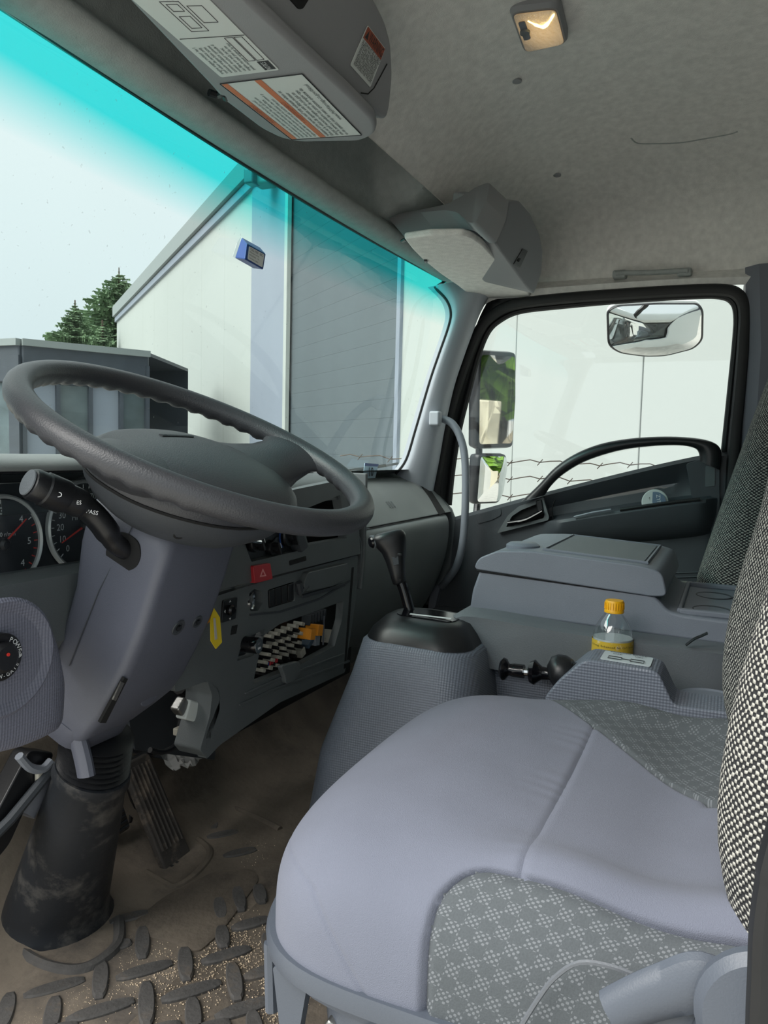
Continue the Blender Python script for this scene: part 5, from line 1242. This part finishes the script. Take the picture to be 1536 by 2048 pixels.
# passenger visor and overhead box
pv = thing('sun_visor', 'plain pale grey passenger sun visor tucked under its overhead box', 'sun visor', P(960, 520, z=.425))
zp = .425
mk('visor_panel', *prismg(rpoly(PP([(808, 478), (860, 471), (925, 470), (945, 476), (965, 490), (1062, 592), (1050, 598), (1005, 603), (965, 597), (935, 588), (915, 572), (880, 548), (845, 520), (825, 500)], z=zp), .006), V3((0, 0, .014))), m_liner, pv, bev=.005, seg=3)
mk('visor_pivot', *tubeg(PP([(804, 482), (812, 478)], z=zp+.005), .004, 8), m_blk, pv)
mk('visor_clip', *boxg(P(851, 522, z=zp-.001), (.022, .008, .006), Matrix.Rotation(radians(20), 3, 'Z')), m_blk, pv, bev=.002)
ob = thing('overhead_box', 'grey overhead storage box with latched lid on the passenger side', 'box', P(1030, 500, z=.45))
A_ = V3((1.47, .475, .440)); fpl = (A_, V3((-.10, -.93, -.37)))
fo = [(951, 466), (988, 440), (1012, 404), (1022, 400), (1040, 402), (1062, 428), (1080, 468), (1086, 500), (1084, 545), (1074, 572), (1068, 588), (1058, 582)]
mk('lid', *prismg(rpoly(PP([(990, 487), (1010, 450), (1020, 403), (1040, 402), (1062, 428), (1080, 468), (1086, 500), (1084, 545), (1074, 572), (1068, 588), (1058, 580)], pl=fpl), .006), V3((.02, .13, .04))), m_over, ob, bev=.006, seg=3)
Cc = P(1016, 402, pl=fpl); Bb = P(955, 462, pl=fpl); Aa = P(806, 476, z=.452)
npl = (Bb, (Cc-Bb).cross(Aa-Bb))
mk('side_wing', *prismg(rpoly(PP([(803, 474), (830, 462), (885, 453), (930, 444), (965, 425), (990, 408), (1018, 399), (1012, 440), (992, 486), (978, 486), (950, 462), (925, 457), (870, 461)], pl=npl), .012), V3((.03, .05, .05))), m_over, ob, bev=.005, seg=3)
mk('lower_rail', *tubeg(crv(PP([(925, 462), (948, 464), (962, 474), (1000, 514), (1062, 582)], z=.452), 5), .009, 8), m_plastL, ob)
mk('gap_shade_sheet', *prismg(PP([(812, 474), (860, 466), (930, 462), (950, 468), (1064, 590), (1050, 597), (930, 580), (830, 500)], z=.468), V3((0, 0, .004))), m_dashd, ob, smooth=False)  # added dark sheet, stands in for the shade between visor and box
mk('latch_plate', *prismg(rpoly(PP([(1046, 497), (1056, 502), (1040, 536), (1028, 528)], pl=(A_+V3((0, -.002, 0)), fpl[1])), .002), V3((0, .003, 0))), m_blk, ob, bev=.0008)
mk('latch_slot', *prismg(PP([(1038, 516), (1042, 517), (1038, 524), (1034, 522)], pl=(A_+V3((0, -.003, 0)), fpl[1])), V3((0, .001, 0))), m_void, ob, smooth=False)

# ------------------------------------------------------------------ passenger door
do = thing('door_1', None, None, (2.1, .35, -.7)); do['kind'] = 'structure'
def ztop(y): return .014-(.205)*((y-.02)/.70)**1.12 if y > .02 else .014
def zled(y): t = max(0, (y-.03)/.39); return -.100-.078*t**1.15
def zpb(y): t = max(0, (y-.03)/.39); return -.182-.062*t**.7
rg_ = []
for k in range(61):
    y = -.10+.98*k/60; zt_ = ztop(max(y, .0)) if y < .75 else ztop(.75)
    w_ = 1/(1+exp((y-.43)/.012))*(1/(1+exp((.035-y)/.006)))
    dk = 1/(1+exp((y-.46)/.03))*(1/(1+exp((.075-y)/.012)))
    zl_, zb_ = zled(y), zpb(y); xb_ = 2.10
    pts = [V3((2.135, y, zt_-.004)), V3((2.118, y, zt_+.002)), V3((2.104, y, zt_-.008)), V3((2.104+.014*dk, y, zt_-.028*1)), V3((2.104+.034*dk, y, (zt_*.45+zl_*.55))), V3((2.104+.030*dk, y, zl_+.012)), V3((2.104+.020*dk-.02*w_, y, zl_+.003)), V3((2.104-.046*w_, y, zl_)), V3((2.104-.052*w_, y, zl_-.008)), V3((2.104-.046*w_, y, (zl_+zb_)/2)), V3((2.104-.026*w_, y, zb_+.010)), V3((2.104-.010*w_, y, zb_)), V3((2.104, y, zb_-.006)), V3((2.104, y, -.42)), V3((2.104, y, -.735))]
    rg_.append(pts)
mk('door_panel', *loftg(rg_, closed=False), m_dashd, do, ang=40)
# arched pull handle
ao = [(1042, 1003), (1075, 972), (1110, 935), (1150, 908), (1200, 888), (1260, 877), (1330, 873), (1390, 876), (1425, 884), (1441, 898), (1443, 920), (1440, 940)]
ai = [(1090, 990), (1102, 972), (1125, 950), (1160, 928), (1200, 912), (1250, 899), (1310, 892), (1360, 891), (1388, 896), (1397, 905), (1399, 918), (1399, 922)]
oa = crv(PP(ao, x=2.085), 5); ia = crv(PP(ai, x=2.085), 5); rg_ = []
for p, q_ in zip(oa, ia):
    c = (p+q_)/2; h_ = (p-q_)/2
    rg_.append([c+h_*cos(2*pi*j/14)+V3((.016*sin(2*pi*j/14), 0, 0)) for j in range(14)])
mk('pull_handle', *loftg(rg_), m_blk, do, ang=60)
mk('handle_foot', *prismg(rpoly(PP([(1372, 928), (1440, 905), (1440, 1150), (1422, 1150), (1422, 1000), (1384, 996)], x=2.102), .006), V3((-.006, 0, 0))), m_dashd, do, bev=.004)
mk('handle_foot_cover', *prismg(rpoly(PP([(1411, 932), (1430, 930), (1430, 972), (1410, 974)], x=2.0955), .003), V3((-.0012, 0, 0))), m_dash, do, bev=.0005)
# inner release
bz_ = PP([(996, 1066), (1018, 1030), (1040, 1012), (1088, 994), (1100, 1034), (1098, 1040)], x=2.10)
mk('release_bezel', *prismg(rpoly(bz_, .006), V3((-.012, 0, 0)), [rpoly(PP([(1014, 1054), (1026, 1032), (1044, 1020), (1084, 1004), (1091, 1030), (1089, 1036)], x=2.10), .005)]), m_dash, do, bev=.003)
mk('release_cup', *prismg(rpoly(PP([(1012, 1056), (1024, 1030), (1044, 1018), (1086, 1002), (1093, 1032), (1090, 1038)], x=2.0985), .005), V3((.001, 0, 0))), m_void, do, smooth=False)
rl = crv(PP([(1016, 1047), (1030, 1045), (1052, 1040), (1072, 1030), (1086, 1022)], x=2.086), 5)
mk('release_lever', *tubeg(rl, [.007+.0045*i/len(rl) for i in range(len(rl))], 12, rb=.007), m_blkg, do)
mk('lever_tab', *boxg(P(1080, 1012, x=2.09), (.012, .018, .034), Matrix.Rotation(radians(-12), 3, 'X')), m_blk, do, bev=.004)
for nm, px in (('trim_cover', [(952, 1030), (990, 1018), (1002, 1016), (1003, 1030), (985, 1040), (956, 1048)]),):
    mk(nm, *prismg(rpoly(PP(px, x=2.1035), .006), V3((-.002, 0, 0))), m_dashd, do, bev=.001)
mk('panel_seam', *tubeg(crv(PP([(1110, 1000), (1104, 1022), (1112, 1060), (1118, 1090)], x=2.1035), 5), .0015, 5), m_void, do)
mk('pocket_insert', *tubeg(PP([(1148, 1034), (1185, 1025), (1222, 1019)], x=2.0505), .003, 6), m_plastL, do)
mk('pocket_mouth', *prismg(rpoly([V3((2.062, y, zled(y)+.0030)) for y in (.235, .07)]+[V3((2.090, y, zled(y)+.0032)) for y in (.07, .235)], .008), V3((0, 0, .002))), m_void, do, smooth=False)
mk('pocket_lip', *tubeg([V3((2.056, y, zled(y)+.002)) for y in (.25, .2, .15, .1, .06)], .0045, 8), m_blk, do)
for k in range(2): mk('lower_ridge', *tubeg(PP([(1300, 1148+k*9), (1440, 1143+k*9)], x=2.1035), .002, 5), m_dashd, do)
# snus-like tin standing in the pocket
tn = thing('round_tin', 'round white and blue tin sticking out of the passenger door pocket', 'tin', P(1311, 1004, x=2.075))
tc_ = P(1310, 1004, x=2.074); tnr = V3((-1, -.12, .12)).normalized()
mk('tin_body', *latheg([(.0310, -.012), (.0325, -.009), (.0325, -.001), (.031, .001), (.001, .001)], tc_, tnr, 40), m_white, tn, ang=30)
ty = V3((0, 0, 1)); ty = (ty-tnr*ty.dot(tnr)).normalized(); tx = ty.cross(tnr)*1
f_ = frame(tc_, tx, ty)
tx = (f_(1, 0)-tc_)
sg = 1 if f_(0, 0, 1).x < tc_.x else -1
blue2 = mat('tin slate blue print', (96, 116, 138), .5)
dsk = []
for k in range(25):
    a_ = radians(-105+210*k/24); dsk.append(tc_+tnr*.0016+(V3((0, -1, 0))*cos(a_)+V3((0, 0, 1))*sin(a_))*.0262)
mk('tin_print', *prismg(dsk, tnr*.0004), blue2, tn, smooth=False)
text('print', 'ZYN', tc_+tnr*.0022+V3((0, -.008, .006)), V3((0, -.15, -1)), V3((0, -1, .15)), .0135, m_txtw, tn, lift=.0)
for k in range(3): mk('print_dash', *tubeg([tc_+tnr*.0014+V3((0, .014+.003*k, .012-.002*k)), tc_+tnr*.0014+V3((0, .012+.003*k, .001))], .0008, 4), m_txt, tn)

# ------------------------------------------------------------------ outside mirrors
mn = V3((-.81, -1.26, -.07)).normalized()
mc = P(990, 800, x=2.46)
dm = thing('door_mirror', 'tall passenger door mirror with a small wide-angle mirror below', 'mirror', P(955, 1010, x=2.50))
def mirror(px, name, cvx):
    c = P(sum(p[0] for p in px)/len(px), sum(p[1] for p in px)/len(px), x=2.46); o = rpoly(PP(px, pl=(c, mn)), .014, 5); cc_ = sum(o, V3())/len(o)
    rg__ = [[cc_+(p-cc_)*s_-mn*d_ for p in o] for s_, d_ in ((1.0, .0), (1.07, .004), (1.10, .02), (1.06, .045), (.8, .065))]
    hs = mk('housing', *loftg(rg__), m_blk, dm, ang=50, bev=0)
    rr__ = [[cc_+(p-cc_)*s_+mn*(.002+cvx*(1-s_*s_)) for p in o] for s_ in (.985, .9, .75, .6, .45, .3, .15, .02)]
    mk(name, *loftg(rr__), m_mirror, dm, ang=80)
mirror([(962, 708), (1030, 712), (1030, 800), (1024, 888), (957, 890), (958, 800)], 'mirror_glass', 0)
mirror([(960, 912), (1012, 912), (1014, 935), (1006, 985), (998, 1003), (953, 1005)], 'wide_angle_glass', .008)
mk('mirror_arm', *tubeg(crv([P(955, 660, x=2.52), P(958, 700, x=2.52), P(958, 900, x=2.52), P(955, 1000, x=2.52), P(948, 1050, x=2.45), P(930, 1075, x=2.21)], 5), .012, 10), m_blk, dm)
xm = thing('side_view_mirror', 'convex blind spot mirror on a stalk above the passenger window', 'mirror', P(1310, 600, x=2.52))
xn = V3((-.93, -.18, -.28)).normalized(); xc = P(1310, 660, x=2.50)
xo = rpoly(PP([(1216, 622), (1235, 612), (1310, 608), (1395, 608), (1404, 622), (1403, 680), (1385, 697), (1330, 711), (1290, 712), (1240, 705), (1218, 690)], pl=(xc, xn)), .02, 4); cc_ = sum(xo, V3())/len(xo)
mk('housing', *loftg([[cc_+(p-cc_)*s_-xn*d_ for p in xo] for s_, d_ in ((1.0, -.004), (1.035, .0), (1.03, .02), (.85, .05))]), m_blk, xm, ang=50)
mk('housing_back', *loftg([[cc_+(p-cc_)*s_-xn*d_+V3((0, 0, .008)) for p in xo] for s_, d_ in ((1.0, .006), (1.03, .02), (.8, .06))]), m_extw, xm, ang=50)
mk('mirror_glass', *loftg([[cc_+(p-cc_)*s_+xn*(.004+.030*(1-s_*s_)) for p in xo] for s_ in (.985, .9, .8, .7, .6, .5, .4, .3, .2, .1, .02)]), m_mirror, xm, ang=80)
mk('stalk', *tubeg([P(1312, 612, x=2.52), P(1312, 575, x=2.52), V3((2.32, .235, .56)), V3((2.16, .235, .50))], .011, 8), m_rub, xm)

# ------------------------------------------------------------------ things on the windscreen
tp_ = thing('toll_transponder', 'small blue toll transponder stuck to the windscreen', 'transponder', P(500, 510, y=.785))
G1, G2 = P(483, 474, y=.790), P(469, 516, y=.790); F1, F2, F3, F4 = PP([(494, 487), (532, 508), (527, 540), (490, 519)], y=.762)
G3, G4 = G1+(F2-F1)*1.02, G2+(F3-F4)*1.02
mk('case', [G1, G3, G4, G2, F1, F2, F3, F4], [(0, 1, 2, 3), (4, 5, 6, 7), (0, 1, 5, 4), (1, 2, 6, 5), (2, 3, 7, 6), (3, 0, 4, 7)], m_blue, tp_, bev=.0025, smooth=True)
fc = [F1.lerp(F3, .10), F2.lerp(F4, .10), F3.lerp(F1, .10), F4.lerp(F2, .10)]; fc = [p+V3((0, -.0006, 0)) for p in fc]
m_slab = mat('silver sticker', (238, 240, 238), .5)
sl_ = mk('info_sticker', *prismg(rpoly(fc, .002), V3((0, -.0004, 0))), m_slab, tp_, smooth=False)
qf = [p+V3((0, -.0006, 0)) for p in fc]
for k in range(4): textquad('print', ('TOLL PASS   00C1', 'Manufactured by', 'MODEL 13', 'This device complies')[k], qf, .06, .18+.22*k, .0034 if k else .006, m_txt, sl_, .0004, fit=.6 if k else .85)
mk('clear_strip', *prismg(PP([(474, 486), (484, 472), (472, 518), (466, 512)], y=.7925), V3((0, .001, 0))), m_glass, tp_, smooth=False)
rs = thing('inspection_sticker', 'small white and blue number sticker low on the windscreen', 'sticker', P(742, 945, y=.855))
sq = PP([(730, 926), (757, 928), (750, 958), (725, 958)], y=.855)
s1_ = mk('sheet', *prismg(sq, V3((0, .0008, 0))), mat('pale blue print stock', (176, 206, 226), .5), rs, smooth=False)
mk('blue_edge', *prismg([sq[0]+V3((0, -.0006, 0)), sq[1]+V3((0, -.0006, 0)), sq[1].lerp(sq[2], .18)+V3((0, -.0006, 0)), sq[0].lerp(sq[3], .18)+V3((0, -.0006, 0))], V3((0, .0004, 0))), m_blue, s1_, smooth=False)
text('print', '01', sum(sq, V3())/4+V3((0, -.001, 0)), V3((-1, 0, 0)), V3((0, 0, -1)), .034, m_txt, s1_, lift=.0004)
wp_ = thing('wiper', 'thin windscreen wiper arm lying along the bottom of the glass', 'wiper', P(700, 945, y=.95))
mk('wiper_arm', *tubeg(PP([(690, 948), (735, 938), (795, 927)], y=.95), .004, 6), m_dashd, wp_)
mk('wiper_blade', *tubeg(PP([(600, 955), (700, 940), (770, 930)], y=.945), .003, 6), m_blk, wp_)

# ------------------------------------------------------------------ floor: mat relief, pedals, grit, paper
fm = thing('floor_mat', 'dirty brown moulded rubber floor mat with tread bars', 'mat', (.8, .6, -.735))
zf = -.729
mk('mat_sheet', *prismg([(.44, .06, zf-.004), (1.08, .06, zf-.004), (1.08, .30, zf-.004), (1.7, .30, zf-.004), (1.9, .84, zf-.004), (.44, .84, zf-.004)], V3((0, 0, .004))), m_mat, fm, smooth=False)
hd = (P(170, 1962, z=zf)-P(47, 1997, z=zf)); vdv = (P(201, 2000, z=zf)-P(207, 1924, z=zf))
HL = hd.length; VL = vdv.length*1.0; hd.normalize(); vdv.normalize()
def bar(c, d, L, w=.0108, h=.0055):
    s = V3((-d.y, d.x, 0)); out = []
    for k in range(11):
        t = -1+2*k/10; ww = w*(.45+.55*(1-t*t)**.6); out.append((c+d*(L/2*t), ww))
    base = [p+s*w_ for p, w_ in out]+[p-s*w_ for p, w_ in reversed(out)]
    top = [c+(p-c)*.86+V3((0, 0, h)) for p in base]
    return loftg([base, [b+V3((0, 0, h*.6)) for b in base], top])
b0 = None
for (u, v), d, L in [((109, 1979), 0, 1), ((289, 1944), 0, 1), ((383, 1985), 0, 1.05), ((201, 2024), 0, 1.1), ((453, 1913), 0, .95), ((502, 1850), 0, .8), ((488, 2020), 0, 1), ((535, 1944), 0, .9), ((260, 1838), 0, .8), ((242, 1893), 0, .4), ((300, 2070), 0, 1), ((90, 2072), 0, 1), ((445, 1672), 0, .8), ((480, 1708), 0, .8), ((400, 2066), 0, 1),
                    ((201, 1962), 1, 1), ((285, 1887), 1, 1), ((371, 1930), 1, .95), ((469, 1965), 1, 1), ((293, 2010), 1, 1.1), ((445, 1876), 1, .7), ((539, 1895), 1, .8), ((105, 2034), 1, .9), ((12, 2026), 1, .9), ((559, 1985), 1, .9), ((387, 2036), 1, .9), ((478, 1800), 1, .9), ((440, 1820), 1, .8), ((425, 1650), 1, .6), ((510, 2060), 1, .8), ((520, 1790), 1, .7)]:
    mk('tread_bar', *bar(P(u, v, z=zf), (hd, vdv)[d], (HL, VL)[d]*L), m_tread, fm, ang=30)
hp_ = rpoly(PP([(262, 1850), (300, 1880), (340, 1885), (375, 1905), (400, 1905), (440, 1870), (470, 1830), (520, 1760), (505, 1740), (430, 1745), (330, 1795)], z=zf), .02, 4)
hc2 = sum(hp_, V3())/len(hp_)
mk('heel_pad', *loftg([hp_, [p+V3((0, 0, .003)) for p in hp_], [hc2+(p-hc2)*.94+V3((0, 0, .005)) for p in hp_]]), m_mat, fm, ang=40)
mk('mat_ridge', *tubeg(crv(PP([(225, 1718), (280, 1740), (330, 1768), (350, 1775), (385, 1755), (415, 1722), (418, 1700), (395, 1680)], z=zf+.001), 5), .007, 8), m_mat, fm)
mk('mat_ridge', *tubeg(crv(PP([(330, 1610), (370, 1590), (420, 1600), (520, 1640), (560, 1660)], z=zf+.001), 5), .007, 8), m_mat, fm)
mk('boot_border', *tubeg(crv(PP([(-20, 1850), (30, 1895), (80, 1928), (140, 1942), (190, 1930), (235, 1890), (238, 1840)], z=zf+.002), 5), .009, 8), m_tread, fm)
gr = MB(); rnd = random.Random(4)
for cu_, cv_, su, sv, n_ in ((300, 1800, 40, 18, 500), (260, 1870, 22, 25, 260), (340, 1960, 60, 40, 420), (470, 1900, 40, 40, 420), (555, 1990, 25, 45, 420), (430, 1640, 30, 20, 160), (120, 1990, 60, 30, 260), (40, 2040, 25, 10, 160), (490, 1690, 20, 20, 200), (350, 1780, 40, 12, 200)):
    for k in range(n_*2):
        p = P(rnd.gauss(cu_, su), rnd.gauss(cv_, sv), z=zf+.0008); s_ = rnd.uniform(.0005, .0015)
        gr.add([p+V3((s_, 0, 0)), p+V3((-s_*.5, s_*.9, 0)), p+V3((-s_*.5, -s_*.9, 0)), p+V3((0, 0, s_*1.3))], [(0, 1, 3), (1, 2, 3), (2, 0, 3), (0, 2, 1)])
gr.mk('sand_grit', m_grit, fm, smooth=False, kind='stuff')
ap = thing('accelerator_pedal', 'long dusty ribbed accelerator pedal standing on the floor', 'pedal', P(362, 1740, z=-.735))
pa = [P(247, 1530, y=.925), P(298, 1503, y=.925), P(388, 1716, y=.838), P(336, 1752, y=.838)]
pn = (pa[1]-pa[0]).cross(pa[3]-pa[0]).normalized(); pn = pn if pn.y < 0 else -pn
mk('pedal_plate', *prismg(rpoly(pa, .008), -pn*.014), m_pedal, ap, bev=.004)
f = quadmap(pa)
for k in range(6):
    s_ = .14+.145*k; mk('rib', *tubeg([f(s_, .06)+pn*.001, f(s_, .80)+pn*.001], .0028, 6), m_pedal, ap)
for k in range(4): mk('toe_notch', *boxg(f(.2+.2*k, .95)+pn*.001, (.006, .006, .004)), m_void, ap)
mk('pedal_hinge', *boxg(f(.5, 1.0)+V3((0, .006, -.008)), (.07, .03, .02)), m_pedal, ap, bev=.004)
mk('pedal_arm', *tubeg(crv([f(.6, .02)-pn*.015, P(310, 1500, y=.95), P(330, 1480, y=.98)], 4), .009, 8), m_blk, ap)
bpd = thing('brake_pedal', 'ribbed black brake pedal half hidden behind the rubber boot', 'pedal', P(240, 1650, y=.93))
bq_ = PP([(205, 1612), (240, 1590), (262, 1655), (222, 1682)], y=.93)
mk('pedal_pad', *prismg(rpoly(bq_, .008), V3((0, .014, -.004))), m_pedal, bpd, bev=.003)
f = quadmap(bq_)
for k in range(6): mk('rib', *tubeg([f(.1, .12+.15*k)+V3((0, -.001, 0)), f(.92, .12+.15*k)+V3((0, -.001, 0))], .0022, 6), m_alu if 0 else m_dashd, bpd)
mk('pedal_stem', *tubeg(crv(PP([(250, 1640), (275, 1655), (285, 1640), (262, 1560), (240, 1500)], y=.96), 4), .012, 8), m_blk, bpd)
mk('stem_bracket', *prismg(rpoly(PP([(258, 1640), (300, 1648), (298, 1680), (262, 1702), (256, 1670)], y=.965), .006), V3((0, .02, 0))), m_blk, bpd, bev=.004)
ppr = thing('crumpled_paper', 'crumpled grey paper sheet on the floor under the dash', 'paper', P(375, 1520, y=.93))
pq = [P(318, 1508, y=.97), P(425, 1478, y=.97), P(412, 1512, y=.90), P(350, 1545, y=.88)]; f = quadmap(pq); rnd = random.Random(9)
V = [f(i/12, j/8)+V3((0, rnd.uniform(-.006, .006), rnd.uniform(-.007, .007))) for j in range(9) for i in range(13)]
mk('sheet', V, [(j*13+i, j*13+i+1, (j+1)*13+i+1, (j+1)*13+i) for j in range(8) for i in range(12)], m_paper, ppr, smooth=False, solid=.001)
# linkage and pipe left of the boot
lk = thing('pedal_linkage', 'black steel pedal arm and grey hose left of the rubber boot', 'linkage', P(40, 1640, y=.85))
mk('flat_arm', *prismg(rpoly(PP([(60, 1500), (112, 1505), (60, 1600), (20, 1690), (-40, 1760), (-40, 1690)], y=.83), .01), V3((0, .03, 0))), m_blk, lk, bev=.004)
mk('side_rod', *tubeg(PP([(110, 1530), (20, 1640), (-40, 1700)], y=.82), .007, 8), m_dashd, lk)
mk('clamp_band', *tubeg(crv(PP([(38, 1512), (60, 1535), (85, 1538), (102, 1522)], y=.82), 5), .006, 8), m_plastL, lk)
mk('grey_hose', *tubeg(crv(PP([(46, 1628), (62, 1600), (80, 1575), (98, 1555)], y=.85), 5), .017, 12), m_plast, lk)
mk('hose_tag', *boxg(P(84, 1552, y=.825), (.02, .008, .02)), m_fuse, lk, bev=.003)
mk('heater_duct', *prismg(rpoly(PP([(230, 1400), (430, 1380), (430, 1500), (300, 1515), (240, 1500)], y=.955), .02), V3((0, .03, 0))), m_plastL, lk, bev=.01) if 0 else None
mk('firewall_insulation', *prismg(rpoly(PP([(225, 1420), (440, 1380), (440, 1500), (330, 1520), (240, 1500)], y=.975), .02), V3((0, .02, 0))), m_plast, da, bev=.008)
mk('right_kick_panel', *prismg([(2.10, .60, -.45), (2.10, .98, -.45), (2.10, .98, -.735), (2.10, .60, -.735)], V3((.02, 0, 0))), m_dashd, da)
